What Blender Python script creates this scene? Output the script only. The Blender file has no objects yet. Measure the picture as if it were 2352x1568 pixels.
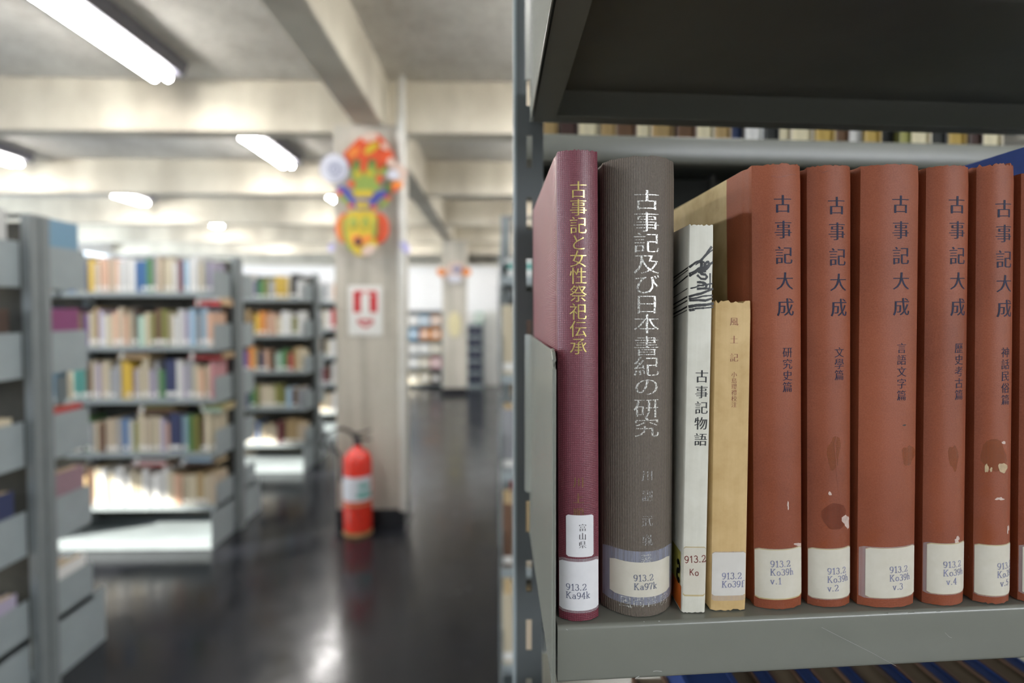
import bpy, bmesh, math, random
from mathutils import Vector, Matrix
random.seed(7)
R = math.radians
sc = bpy.context.scene
COL = sc.collection

# ------------------------------------------------------------------ camera, world, light, exposure
FPX, CXP, CYP = 1300.0, 1176.0, 756.0
EYE = 1.4
PITCH, YAW = R(1.8), R(1.54)
cd = bpy.data.cameras.new('camera'); cam = bpy.data.objects.new('camera', cd); COL.objects.link(cam)
cam.location = (0, 0, EYE)
cam.rotation_euler = (R(90) - PITCH, 0, -YAW)
cd.sensor_width = 36; cd.lens = FPX / 2352 * 36
cd.shift_y = -28 / 2352
cd.clip_start = 0.02; cd.clip_end = 200
cd.dof.use_dof = True; cd.dof.focus_distance = 0.290; cd.dof.aperture_fstop = 4.2
sc.camera = cam
vs = sc.view_settings
sc.display_settings.display_device = 'sRGB'
vs.view_transform = 'Standard'; vs.look = 'None'; vs.gamma = 1; vs.use_curve_mapping = False
vs.exposure = -0.55
sc.cycles.use_denoising = True
sc.cycles.max_bounces = 10
sc.cycles.diffuse_bounces = 5
sc.cycles.sample_clamp_indirect = 8

w = bpy.data.worlds.new('world'); sc.world = w; w.use_nodes = True
bg = w.node_tree.nodes['Background']
bg.inputs[0].default_value = (0.80, 0.90, 1.0, 1); bg.inputs[1].default_value = 2.0

def area(name, loc, rot, sx, sy, power, col=(0.86, 0.93, 1.0)):
    l = bpy.data.lights.new(name, 'AREA'); l.shape = 'RECTANGLE'; l.size = sx; l.size_y = sy
    l.energy = power; l.color = col
    o = bpy.data.objects.new(name, l); COL.objects.link(o); o.location = loc; o.rotation_euler = rot
    return o
# daylight coming in through the windows of the left wall and of the wall behind the camera
area('window_daylight', (-8.25, 6.5, 2.0), (0, R(-90), 0), 1.0, 18, 1100, (.74, .86, 1.0))
area('window_daylight', (-4.2, -3.35, 2.18), (R(90), 0, 0), 5.0, .8, 60, (0.90, 0.95, 1.0))
area('window_daylight', (3.3, -3.35, 2.18), (R(90), 0, 0), 3.4, .8, 230, (0.90, 0.94, 1.0))
sd = bpy.data.lights.new('sun', 'SUN'); sd.energy = 36; sd.angle = R(0.6); sd.color = (1.0, 0.95, 0.86)
sun = bpy.data.objects.new('sun', sd); COL.objects.link(sun)
SUN_DIR = Vector((1.0, 0.50, -0.365)).normalized()
sun.rotation_euler = SUN_DIR.to_track_quat('-Z', 'Y').to_euler()

# ------------------------------------------------------------------ pixel helpers (real rays on real planes)
_cp, _sp, _cy, _sy = math.cos(PITCH), math.sin(PITCH), math.cos(YAW), math.sin(YAW)
FW = Vector((_sy * _cp, _cy * _cp, -_sp)); RT = Vector((_cy, -_sy, 0)); UP = RT.cross(FW)
CAM = Vector((0, 0, EYE))
def ray(px, py): return RT * ((px - CXP) / FPX) + UP * ((CYP - py) / FPX) + FW
def PY(px, py, Y):
    d = ray(px, py); return CAM + d * (Y / d.y)
def PZ(px, py, z):
    d = ray(px, py); return CAM + d * ((z - EYE) / d.z)
def PX(px, py, X):
    d = ray(px, py); return CAM + d * (X / d.x)

# ------------------------------------------------------------------ mesh helpers
class MB:
    def __init__(s): s.v = []; s.f = []; s.mi = []; s.cur = 0
    def mat(s, i): s.cur = i; return s
    def face(s, pts):
        n = len(s.v); s.v += [tuple(p) for p in pts]; s.f.append(tuple(range(n, n + len(pts)))); s.mi.append(s.cur); return s
    def box(s, x0, x1, y0, y1, z0, z1):
        n = len(s.v)
        s.v += [(x0,y0,z0),(x1,y0,z0),(x1,y1,z0),(x0,y1,z0),(x0,y0,z1),(x1,y0,z1),(x1,y1,z1),(x0,y1,z1)]
        for q in ((0,3,2,1),(4,5,6,7),(0,1,5,4),(1,2,6,5),(2,3,7,6),(3,0,4,7)):
            s.f.append(tuple(n + i for i in q)); s.mi.append(s.cur)
        return s
    def prism(s, poly, a0, a1, axis='z'):
        """poly: 2-D outline; extruded between a0 and a1 along axis"""
        def p(u, v, a): return {'z': (u, v, a), 'y': (u, a, v), 'x': (a, u, v)}[axis]
        n = len(s.v); k = len(poly)
        s.v += [p(u, v, a0) for u, v in poly] + [p(u, v, a1) for u, v in poly]
        s.f.append(tuple(n + i for i in range(k))[::-1]); s.mi.append(s.cur)
        s.f.append(tuple(n + k + i for i in range(k))); s.mi.append(s.cur)
        for i in range(k):
            j = (i + 1) % k
            s.f.append((n + i, n + j, n + k + j, n + k + i)); s.mi.append(s.cur)
        return s
    def lathe(s, prof, cx=0, cy=0, seg=28):
        n = len(s.v); m = len(prof)
        for r, z in prof:
            for i in range(seg):
                a = 2 * math.pi * i / seg; s.v.append((cx + r * math.cos(a), cy + r * math.sin(a), z))
        for k in range(m - 1):
            for i in range(seg):
                j = (i + 1) % seg
                s.f.append((n + k*seg + i, n + k*seg + j, n + (k+1)*seg + j, n + (k+1)*seg + i)); s.mi.append(s.cur)
        return s
    def tube(s, pts, r, seg=10):
        pts = [Vector(p) for p in pts]; n = len(s.v)
        for i, p in enumerate(pts):
            t = (pts[min(i+1, len(pts)-1)] - pts[max(i-1, 0)]).normalized()
            a = t.cross(Vector((0, 0, 1)))
            if a.length < 0.1: a = t.cross(Vector((0, 1, 0)))
            a.normalize(); b = t.cross(a)
            rr = r[i] if isinstance(r, (list, tuple)) else r
            for k in range(seg):
                q = 2 * math.pi * k / seg; s.v.append(tuple(p + a * rr * math.cos(q) + b * rr * math.sin(q)))
        for i in range(len(pts) - 1):
            for k in range(seg):
                j = (k + 1) % seg
                s.f.append((n+i*seg+k, n+i*seg+j, n+(i+1)*seg+j, n+(i+1)*seg+k)); s.mi.append(s.cur)
        for base in (0, (len(pts)-1)*seg):
            s.f.append(tuple(n + base + k for k in range(seg))); s.mi.append(s.cur)
        return s
    def warp(s, fn): s.v = [tuple(fn(*p)) for p in s.v]; return s
    def mesh(s, name, mats, smooth=False, fix=True):
        me = bpy.data.meshes.new(name); me.from_pydata(s.v, [], s.f)
        for m in (mats if isinstance(mats, (list, tuple)) else [mats]): me.materials.append(m)
        me.polygons.foreach_set('material_index', s.mi)
        if fix:
            bm = bmesh.new(); bm.from_mesh(me)
            bmesh.ops.remove_doubles(bm, verts=bm.verts, dist=1e-6)
            bmesh.ops.recalc_face_normals(bm, faces=bm.faces)
            bm.to_mesh(me); bm.free()
        if smooth:
            me.shade_smooth()
            me.set_sharp_from_angle(angle=R(38))
        me.update(); return me
    def build(s, name, mats, parent=None, smooth=False, bevel=0, fix=True):
        me = s.mesh(name, mats, smooth, fix); o = bpy.data.objects.new(name, me); COL.objects.link(o)
        if parent: o.parent = parent
        if bevel:
            b = o.modifiers.new('bevel', 'BEVEL'); b.width = bevel; b.segments = 2; b.limit_method = 'ANGLE'
        return o

def tag(o, label=None, cat=None, group=None, kind=None):
    if label: o['label'] = label
    if cat: o['category'] = cat
    if group: o['group'] = group
    if kind: o['kind'] = kind
    return o
def empty(name, loc, label=None, cat=None, group=None, rot=(0, 0, 0)):
    o = bpy.data.objects.new(name, None); COL.objects.link(o); o.location = loc; o.rotation_euler = rot
    o.empty_display_size = 0.05
    return tag(o, label, cat, group)
def struct(o): o['kind'] = 'structure'; return o

# ------------------------------------------------------------------ materials
def srgb(r, g, b):
    f = lambda c: (c/255/12.92) if c/255 <= 0.04045 else ((c/255 + 0.055)/1.055) ** 2.4
    return (f(r), f(g), f(b))
class NT:
    def __init__(s, name):
        s.m = bpy.data.materials.new(name); s.m.use_nodes = True; s.t = s.m.node_tree; s.b = s.t.nodes['Principled BSDF']
        s.co = None
    def n(s, typ, **kw):
        x = s.t.nodes.new(typ)
        for k, v in kw.items():
            if k in x.inputs: x.inputs[k].default_value = v
            else: setattr(x, k, v)
        return x
    def l(s, a, b): s.t.links.new(a, b)
    def coord(s, which='Object'):
        if s.co is None: s.co = s.t.nodes.new('ShaderNodeTexCoord')
        return s.co.outputs[which]
    def mapped(s, scale, which='Object'):
        mp = s.n('ShaderNodeMapping'); s.l(s.coord(which), mp.inputs['Vector']); mp.inputs['Scale'].default_value = scale; return mp.outputs[0]
    def noise(s, scale, detail=4, rough=0.55, vec=None):
        x = s.n('ShaderNodeTexNoise', Scale=scale, Detail=detail, Roughness=rough); s.l(vec or s.coord(), x.inputs['Vector']); return x.outputs['Fac']
    def ramp(s, fac, stops, interp='LINEAR'):
        x = s.n('ShaderNodeValToRGB'); s.l(fac, x.inputs[0]); cr = x.color_ramp; cr.interpolation = interp
        while len(cr.elements) < len(stops): cr.elements.new(0.5)
        for e, (p, c) in zip(cr.elements, stops):
            e.position = p; e.color = (*c, 1) if not isinstance(c, (int, float)) else (c, c, c, 1)
        return x.outputs[0]
    def mix(s, fac, a, b, typ='MIX'):
        x = s.n('ShaderNodeMix', data_type='RGBA', blend_type=typ)
        for sock, v in ((x.inputs[0], fac), (x.inputs[6], a), (x.inputs[7], b)):
            if isinstance(v, (int, float)): sock.default_value = v
            elif isinstance(v, tuple): sock.default_value = (*v, 1)
            else: s.l(v, sock)
        return x.outputs[2]
    def math(s, op, a, b=0.0):
        x = s.n('ShaderNodeMath', operation=op)
        for i, v in enumerate((a, b)):
            if isinstance(v, (int, float)): x.inputs[i].default_value = v
            else: s.l(v, x.inputs[i])
        return x.outputs[0]
    def bump(s, h, strength=0.3, dist=0.001, prev=None):
        x = s.n('ShaderNodeBump'); x.inputs['Strength'].default_value = strength; x.inputs['Distance'].default_value = dist
        s.l(h, x.inputs['Height']); s.l(x.outputs[0], s.b.inputs['Normal']); return x
    def set(s, **kw):
        for k, v in kw.items():
            i = s.b.inputs[k.replace('_', ' ')]
            if hasattr(v, 'links'): s.l(v, i)
            elif isinstance(v, tuple) and len(v) == 3: i.default_value = (*v, 1)
            else: i.default_value = v
        return s.m

def plain(name, col, rough=0.5, metal=0, spec=0.5, var=0.12, scale=30):
    t = NT(name); f = t.noise(scale)
    c = t.ramp(f, [(0.3, tuple(x * (1 - var) for x in col)), (0.7, tuple(min(1, x * (1 + var)) for x in col))])
    return t.set(Base_Color=c, Roughness=rough, Metallic=metal, Specular_IOR_Level=spec)

def concrete(name, a, b, scale=1.2, board=None):
    t = NT(name)
    f = t.noise(scale, 8, 0.65); g = t.noise(scale * 14, 5, 0.6)
    c = t.ramp(f, [(0.28, a), (0.5, tuple((x + y) / 2 for x, y in zip(a, b))), (0.72, b)])
    c = t.mix(0.25, c, t.ramp(g, [(0.3, tuple(x * 0.75 for x in a)), (0.7, b)]), 'MIX')
    if board:
        st = t.noise(1.0, 3, 0.5, t.mapped(board))
        c = t.mix(0.45, c, t.ramp(st, [(0.35, tuple(x * 0.62 for x in a)), (0.6, b)]))
    t.bump(g, 0.25, 0.004)
    return t.set(Base_Color=c, Roughness=0.8, Specular_IOR_Level=0.25)

M = {}
M['ceiling'] = concrete('concrete_ceiling', (0.42, 0.39, 0.35), (0.92, 0.90, 0.84), 1.5)
M['beam'] = concrete('concrete_beam', (0.50, 0.45, 0.36), (0.74, 0.69, 0.57), 0.8, (2.2, 2.2, 0.5))
M['column'] = concrete('concrete_column', (0.38, 0.35, 0.29), (0.56, 0.53, 0.46), 2.0, (9, 9, 0.7))
M['wall'] = plain('white_wall_paint', (0.80, 0.80, 0.80), 0.6, var=0.03, scale=2)
M['baseboard'] = plain('dark_baseboard', (0.012, 0.012, 0.014), 0.3)
def floor_mat():
    t = NT('black_polished_floor')
    f = t.noise(1.6, 7, 0.7); g = t.noise(1.0, 5, 0.7, t.mapped((30, 2.2, 1)))
    g2 = t.noise(1.0, 4, 0.7, t.mapped((3.0, 34, 1)))
    scr = t.ramp(g, [(0.64, 0.0), (0.70, 1.0)]); scr2 = t.ramp(g2, [(0.67, 0.0), (0.72, 1.0)])
    s = t.math('ADD', scr, scr2)
    c = t.ramp(f, [(0.3, (0.006, 0.007, 0.010)), (0.7, (0.016, 0.017, 0.021))])
    c = t.mix(t.math('MULTIPLY', s, 0.35), c, (0.10, 0.11, 0.13))
    r = t.ramp(t.noise(2.4, 8, 0.75), [(0.3, 0.10), (0.7, 0.30)])
    t.bump(t.noise(3.5, 3, 0.5), 0.25, 0.006)
    return t.set(Base_Color=c, Roughness=r, Specular_IOR_Level=0.42)
M['floor'] = floor_mat()
def steel_mat(name, col, rough, speck=True):
    t = NT(name); f = t.noise(9, 6, 0.6); g = t.noise(1800, 2, 0.5)
    c = t.ramp(f, [(0.3, tuple(x * 0.92 for x in col)), (0.7, tuple(x * 1.06 for x in col))])
    if speck:
        k = t.ramp(t.noise(420, 3, 0.6), [(0.80, 0.0), (0.82, 1.0)])
        c = t.mix(t.math('MULTIPLY', k, 0.35), c, (0.42, 0.42, 0.39))
    t.bump(g, 0.08, 0.0002)
    return t.set(Base_Color=c, Roughness=rough, Specular_IOR_Level=0.5)
M['steel'] = steel_mat('grey_painted_steel', (0.18, 0.185, 0.155), 0.27)
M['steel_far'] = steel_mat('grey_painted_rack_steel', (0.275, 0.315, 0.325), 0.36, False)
M['steel_post'] = steel_mat('grey_painted_post_steel', (0.17, 0.19, 0.195), 0.42, False)
M['steel_shaded'] = steel_mat('post_steel_with_shade', (0.10, 0.11, 0.11), 0.28, False)  # same grey rack paint, with the post's shadow put into the colour
M['backing_sheet'] = plain('dark_gap_blocker', (0.045, 0.042, 0.030), 0.7, var=.4, scale=9)
M['bare'] = plain('worn_bare_edge', (0.50, 0.50, 0.47), 0.35, 0.3)
M['page'] = None
def page_mat(name, a, b):
    t = NT(name); f = t.noise(1.0, 4, 0.6, t.mapped((2600, 6, 6)))
    c = t.ramp(f, [(0.3, a), (0.7, b)]); t.bump(f, 0.3, 0.0004)
    return t.set(Base_Color=c, Roughness=0.85, Specular_IOR_Level=0.2)
M['page'] = page_mat('aged_page_edges', (0.42, 0.31, 0.17), (0.62, 0.50, 0.31))
M['page_brown'] = page_mat('brown_page_edges', (0.11, 0.085, 0.055), (0.20, 0.15, 0.10))
def bookcloth_obj():
    t = NT('book_cover_colour')
    oi = t.n('ShaderNodeObjectInfo'); f = t.noise(40, 4)
    c = t.mix(t.math('MULTIPLY', f, 0.3), oi.outputs['Color'], (0.05, 0.045, 0.04))
    return t.set(Base_Color=c, Roughness=0.42, Specular_IOR_Level=0.45)
M['cover'] = bookcloth_obj()
M['label_far'] = plain('white_spine_label', (0.75, 0.75, 0.72), 0.5, var=0.05)

# foreground cloths
def cloth_weave():
    t = NT('maroon_woven_cloth')
    vec = t.coord()
    w1 = t.n('ShaderNodeTexWave', Scale=350.0, wave_type='BANDS', bands_direction='X'); t.l(vec, w1.inputs['Vector'])
    w2 = t.n('ShaderNodeTexWave', Scale=350.0, wave_type='BANDS', bands_direction='Z'); t.l(vec, w2.inputs['Vector'])
    w1.inputs['Distortion'].default_value = 0.4; w2.inputs['Distortion'].default_value = 0.4
    p = t.math('MULTIPLY', w1.outputs['Fac'], w2.outputs['Fac'])
    c = t.ramp(p, [(0.35, (0.115, 0.012, 0.026)), (0.95, (0.32, 0.075, 0.095))])
    c = t.mix(0.25, c, t.ramp(t.noise(25), [(0.3, (0.12, 0.012, 0.028)), (0.7, (0.20, 0.028, 0.048))]))
    t.bump(p, 0.55, 0.00022)
    return t.set(Base_Color=c, Roughness=0.40, Specular_IOR_Level=0.62, Coat_Weight=0.35, Coat_Roughness=0.35)
M['maroon'] = cloth_weave()
def ribbed():
    t = NT('grey_brown_ribbed_cloth'); vec = t.coord()
    w1 = t.n('ShaderNodeTexWave', Scale=420.0, wave_type='BANDS', bands_direction='X'); t.l(vec, w1.inputs['Vector']); w1.inputs['Distortion'].default_value = 0.5
    w2 = t.n('ShaderNodeTexWave', Scale=520.0, wave_type='BANDS', bands_direction='Z'); t.l(vec, w2.inputs['Vector']); w2.inputs['Distortion'].default_value = 0.8
    n = t.noise(1.0, 3, 0.6, t.mapped((3000, 3000, 800)))
    p = t.math('MULTIPLY', w1.outputs['Fac'], t.math('ADD', t.math('MULTIPLY', w2.outputs['Fac'], 0.35), 0.65))
    c = t.ramp(p, [(0.1, (0.050, 0.038, 0.029)), (0.9, (0.27, 0.22, 0.17))])
    c = t.mix(0.3, c, t.ramp(n, [(0.35, (0.05, 0.040, 0.030)), (0.7, (0.22, 0.185, 0.15))]))
    t.bump(p, 0.55, 0.0003)
    return t.set(Base_Color=c, Roughness=0.55, Specular_IOR_Level=0.45)
M['ribbed'] = ribbed()
def brick_cloth(name, seed, wear=0.5):
    t = NT(name)
    mp = t.n('ShaderNodeMapping'); t.l(t.coord(), mp.inputs['Vector']); mp.inputs['Location'].default_value = (seed * 3.7, seed * 1.3, seed * 2.1)
    v = mp.outputs[0]
    big = t.noise(14, 5, 0.6, v); mid = t.noise(70, 6, 0.7, v)
    fine = t.noise(1500, 2, 0.6, v)
    w1 = t.n('ShaderNodeTexWave', Scale=820.0, wave_type='BANDS', bands_direction='Z'); t.l(v, w1.inputs['Vector']); w1.inputs['Distortion'].default_value = 2.0
    sep = t.n('ShaderNodeSeparateXYZ'); t.l(t.coord(), sep.inputs[0])
    low = t.ramp(t.math('MULTIPLY', sep.outputs['Z'], 1 / 0.23), [(0.08, 1.0), (0.50, 0.0)])   # mask for stains, scuffs and an even darker tone low on the spine
    c = t.ramp(big, [(0.3, (0.195, 0.045, 0.016)), (0.7, (0.300, 0.078, 0.032))])
    c = t.mix(0.18, c, t.ramp(fine, [(0.3, (0.13, 0.035, 0.015)), (0.7, (0.42, 0.16, 0.09))]))
    c = t.mix(t.math('MULTIPLY', low, 0.30), c, (0.20, 0.048, 0.022))
    st = t.ramp(mid, [(0.52, 0.0), (0.60, 1.0)])
    c = t.mix(t.math('MULTIPLY', t.math('MULTIPLY', st, low), 0.55 * wear), c, (0.24, 0.055, 0.012))
    sc_ = t.ramp(t.noise(190, 5, 0.75, v), [(0.70, 0.0), (0.735, 1.0)])
    c = t.mix(t.math('MULTIPLY', t.math('MULTIPLY', sc_, low), wear), c, (0.48, 0.33, 0.26))
    h = t.math('ADD', t.math('MULTIPLY', w1.outputs['Fac'], 0.4), fine)
    t.bump(h, 0.30, 0.0002)
    rg = t.ramp(t.math('MULTIPLY', st, low), [(0.0, 0.50), (1.0, 0.34)])
    return t.set(Base_Color=c, Roughness=rg, Specular_IOR_Level=0.32)
def paper_mat(name, a, b, streak=(300, 300, 8), rough=0.6, mixk=0.6):
    t = NT(name); f = t.noise(1.0, 4, 0.6, t.mapped(streak)); g = t.noise(60, 5, 0.6)
    c = t.mix(mixk, t.ramp(f, [(0.3, a), (0.7, b)]), t.ramp(g, [(0.3, a), (0.65, b)]))
    return t.set(Base_Color=c, Roughness=rough, Specular_IOR_Level=0.35)
M['ivory'] = paper_mat('ivory_paper_cover', (0.56, 0.54, 0.45), (0.72, 0.70, 0.61), rough=0.42)
M['tan'] = paper_mat('tan_paper_cover', (0.46, 0.30, 0.115), (0.66, 0.47, 0.23), (160, 160, 5))
M['tan_board'] = paper_mat('tan_board', (0.36, 0.27, 0.12), (0.50, 0.40, 0.21), (60, 60, 60))
M['sticker_white'] = paper_mat('white_sticker', (0.66, 0.65, 0.66), (0.76, 0.75, 0.76), (90, 90, 90), 0.55)
M['sticker_cream'] = paper_mat('cream_sticker', (0.56, 0.52, 0.42), (0.66, 0.62, 0.53), (90, 90, 90), 0.55)
M['sticker_age'] = paper_mat('yellowed_sticker_edge', (0.42, 0.32, 0.15), (0.58, 0.48, 0.27), (200, 200, 200), 0.6)
M['sticker_bluish'] = paper_mat('faded_sticker', (0.58, 0.55, 0.50), (0.67, 0.64, 0.59), (90, 90, 90), 0.5)
def tape_mat(name, col, alpha):
    t = NT(name); f = t.noise(1.0, 4, 0.6, t.mapped((900, 30, 12)))
    a = t.ramp(f, [(0.3, alpha * 0.7), (0.7, min(1, alpha * 1.3))])
    return t.set(Base_Color=col, Roughness=0.22, Specular_IOR_Level=0.6, Alpha=a)
M['tape'] = tape_mat('clear_tape', (0.42, 0.44, 0.55), 0.45)
M['tape_soft'] = tape_mat('clear_tape_thin', (0.62, 0.58, 0.60), 0.30)
M['gold'] = plain('gold_foil', (0.62, 0.50, 0.16), 0.28, 0.75, var=0.25, scale=300)
M['gold_dull'] = plain('worn_gold_foil', (0.22, 0.13, 0.05), 0.4, 0.4, var=0.4, scale=300)
def silver():
    t = NT('silver_foil'); f = t.noise(1.0, 3, 0.6, t.mapped((1800, 1800, 900)))
    a = t.ramp(f, [(0.40, 0.05), (0.56, 1.0)])
    return t.set(Base_Color=(0.78, 0.77, 0.72), Roughness=0.33, Metallic=0.55, Alpha=a)
M['silver'] = silver()
def silver_worn():
    t = NT('worn_silver_foil'); f = t.noise(1.0, 3, 0.6, t.mapped((1800, 1800, 900)))
    a = t.ramp(f, [(0.42, 0.0), (0.58, 0.8)])
    return t.set(Base_Color=(0.60, 0.60, 0.60), Roughness=0.35, Metallic=0.5, Alpha=a)
M['silver_worn'] = silver_worn()
M['navy_ink'] = plain('navy_ink', (0.012, 0.012, 0.036), 0.6, spec=.25, var=0.5, scale=500)
M['black_ink'] = plain('black_ink', (0.008, 0.008, 0.009), 0.45, var=0.2, scale=300)
M['brown_ink'] = plain('brown_red_ink', (0.22, 0.055, 0.025), 0.5, var=0.3, scale=400)
M['type_ink'] = plain('grey_blue_type_ink', (0.12, 0.135, 0.20), 0.5, var=0.3, scale=400)
M['type_ink_blue'] = plain('faded_blue_type_ink', (0.20, 0.21, 0.34), 0.5, var=0.3, scale=400)
M['type_ink_dark'] = plain('dark_type_ink', (0.06, 0.055, 0.06), 0.5, var=0.3, scale=400)
M['pen_red'] = plain('red_brown_pen', (0.16, 0.022, 0.016), 0.4, var=0.2, scale=400)
M['blue_cloth'] = plain('blue_book_cloth', (0.012, 0.035, 0.16), 0.5, var=0.15, scale=80)
M['dark_cloth'] = plain('dark_olive_book_cloth', (0.018, 0.018, 0.014), 0.6, var=0.3, scale=40)

# ------------------------------------------------------------------ lettering
_gc = {}
def cjk(ch, thin, fat=.35):
    """outline of one character as 2-D points and faces; horizontals thinned to a brush-serif look"""
    if (ch, thin, fat) in _gc: return _gc[ch, thin, fat]
    c = bpy.data.curves.new('glyph', 'FONT'); c.body = ch; c.size = 1; c.resolution_u = 3
    o = bpy.data.objects.new('glyph', c); COL.objects.link(o)
    me = bpy.data.meshes.new_from_object(o.evaluated_get(bpy.context.evaluated_depsgraph_get()))
    bpy.data.objects.remove(o); bpy.data.curves.remove(c)
    bm = bmesh.new(); bm.from_mesh(me); bpy.data.meshes.remove(me)
    bmesh.ops.remove_doubles(bm, verts=bm.verts, dist=1e-4)
    dens = 1.0 if len(bm.verts) < 60 else (.72 if len(bm.verts) < 150 else .5)
    off = {}
    for e in bm.edges:
        if len(e.link_faces) == 1:
            f = e.link_faces[0]; a, b = e.verts
            d = (b.co - a.co).xy
            if d.length < 1e-6: continue
            n = Vector((d.y, -d.x)).normalized()
            if (f.calc_center_median() - (a.co + b.co) / 2).xy.dot(n) > 0: n = -n
            for q in (a, b): off.setdefault(q, []).append(n)
    for q, ns in off.items():
        yy = max((n.y for n in ns), key=abs); xx = max((n.x for n in ns), key=abs)
        q.co.y -= thin * dens * yy; q.co.x += thin * dens * fat * xx
    bm.verts.index_update()
    r = ([(v.co.x - 0.5, v.co.y - 0.38) for v in bm.verts], [tuple(v.index for v in f.verts) for f in bm.faces])
    bm.free(); _gc[ch, thin, fat] = r; return r

def arc(cx, cy, rx, ry, a0, a1, n=10):
    return [(cx + rx * math.cos(R(a0 + (a1 - a0) * i / n)), cy + ry * math.sin(R(a0 + (a1 - a0) * i / n))) for i in range(n + 1)]
GLY = {
 '9': (.62, [arc(.3, .68, .25, .31, 0, 360, 14), [(.55, .68), (.53, .38), (.42, .12), (.26, .0), (.1, .08)]], []),
 '1': (.55, [[(.3, 0), (.3, 1)], [(.12, .80), (.3, 1)]], [[(.10, 0), (.50, 0)]]),
 '3': (.60, [arc(.27, .75, .22, .24, 150, -85), arc(.27, .27, .27, .27, 88, -160)], []),
 '2': (.62, [arc(.29, .73, .25, .26, 170, -35) + [(.05, .03)], [(.05, .03), (.55, .03)], [(.55, .03), (.59, .22)]], []),
 '.': (.34, [[(.10, .06), (.20, .06)], [(.15, .01), (.15, .11)]], []),
 '4': (.64, [[(.42, 0), (.42, 1)], [(.42, 1), (.03, .3)], [(.03, .3), (.62, .3)]], [[(.26, 0), (.58, 0)]]),
 '5': (.60, [[(.5, .97), (.15, .97)], [(.15, .97), (.12, .56)], arc(.28, .32, .26, .32, 122, -155)], []),
 '7': (.60, [[(.04, .97), (.56, .97)], [(.56, .97), (.34, .45), (.27, 0)], [(.04, .97), (.04, .80)]], []),
 'K': (.84, [[(.12, 0), (.12, 1)], [(.62, 1), (.14, .42)], [(.28, .58), (.66, 0)]], [[(0, 0), (.26, 0)], [(0, 1), (.26, 1)], [(.48, 1), (.76, 1)], [(.50, 0), (.80, 0)]]),
 'a': (.60, [arc(.24, .19, .2, .19, 0, 360, 12), arc(.26, .44, .19, .19, 155, 0, 6) + [(.45, .1), (.56, .02)]], []),
 'o': (.62, [arc(.29, .31, .24, .31, 0, 360, 14)], []),
 'k': (.64, [[(.12, 0), (.12, 1.05)], [(.48, .62), (.14, .28)], [(.24, .38), (.50, 0)]], [[(0, 0), (.24, 0)], [(.38, 0), (.62, 0)], [(.34, .62), (.60, .62)], [(.0, 1.05), (.12, 1.05)]]),
 'h': (.66, [[(.12, 0), (.12, 1.05)], arc(.30, .40, .18, .22, 180, 0, 8) + [(.48, 0)]], [[(0, 0), (.24, 0)], [(.36, 0), (.62, 0)], [(0, 1.05), (.12, 1.05)]]),
 'f': (.42, [[(.2, 0), (.2, .82)] + arc(.36, .84, .16, .2, 180, 35, 6)], [[(.06, 0), (.36, 0)], [(.04, .62), (.38, .62)]]),
 'v': (.60, [[(.06, .62), (.29, 0)], [(.29, 0), (.50, .62)]], [[(-.04, .62), (.18, .62)], [(.38, .62), (.60, .62)]]),
 'S': (.60, [arc(.28, .74, .22, .24, 30, 270, 9) + arc(.28, .26, .24, .26, 90, -150, 9)], []),
}
def stroke(vs_, fs_, pts, a, b):
    """flat pen stroke: half thickness a on verticals, b on horizontals"""
    for (x0, y0), (x1, y1) in zip(pts, pts[1:]):
        dx, dy = x1 - x0, y1 - y0; L = math.hypot(dx, dy)
        if L < 1e-9: continue
        nx, ny = -dy / L, dx / L; h = math.hypot(a * nx, b * ny); n = len(vs_)
        ex, ey = dx / L * h * 0.5, dy / L * h * 0.5
        vs_ += [(x0 - ex + nx*h, y0 - ey + ny*h), (x0 - ex - nx*h, y0 - ey - ny*h), (x1 + ex - nx*h, y1 + ey - ny*h), (x1 + ex + nx*h, y1 + ey + ny*h)]
        fs_.append((n, n+1, n+2, n+3))
def typed(text, size, serif=True, a=0.062, b=0.035):
    vs_, fs_ = [], []; x = 0
    for ch in text:
        wd, st, se = GLY[ch]
        for p in st + (se if serif else []):
            stroke(vs_, fs_, [(x + u, v) for u, v in p], a, b if serif else a)
        x += wd + 0.10
    return [(u * size, v * size) for u, v in vs_], fs_, x * size
def sheet2d(parts):
    vs_, fs_ = [], []
    for v, f in parts:
        n = len(vs_); vs_ += v; fs_ += [tuple(n + i for i in q) for q in f]
    return vs_, fs_
def on_spine(name, pts2, faces, sp, off, mat, parent, cuts=None):
    """2-D artwork (x, z) laid on the spine profile sp(x), off metres proud"""
    bm = bmesh.new(); vv = [bm.verts.new((x, 0, z)) for x, z in pts2]
    for f in faces:
        try: bm.faces.new([vv[i] for i in f])
        except ValueError: pass
    if cuts:
        for c in cuts:
            bmesh.ops.bisect_plane(bm, geom=bm.verts[:] + bm.edges[:] + bm.faces[:], plane_co=(c, 0, 0), plane_no=(1, 0, 0))
    for v in bm.verts: v.co.y = sp(v.co.x) - off
    for f in bm.faces:
        f.normal_update()
        if f.normal.y > 0: f.normal_flip()
    me = bpy.data.meshes.new(name); bm.to_mesh(me); bm.free(); me.materials.append(mat)
    o = bpy.data.objects.new(name, me); COL.objects.link(o); o.parent = parent
    return o
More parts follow.
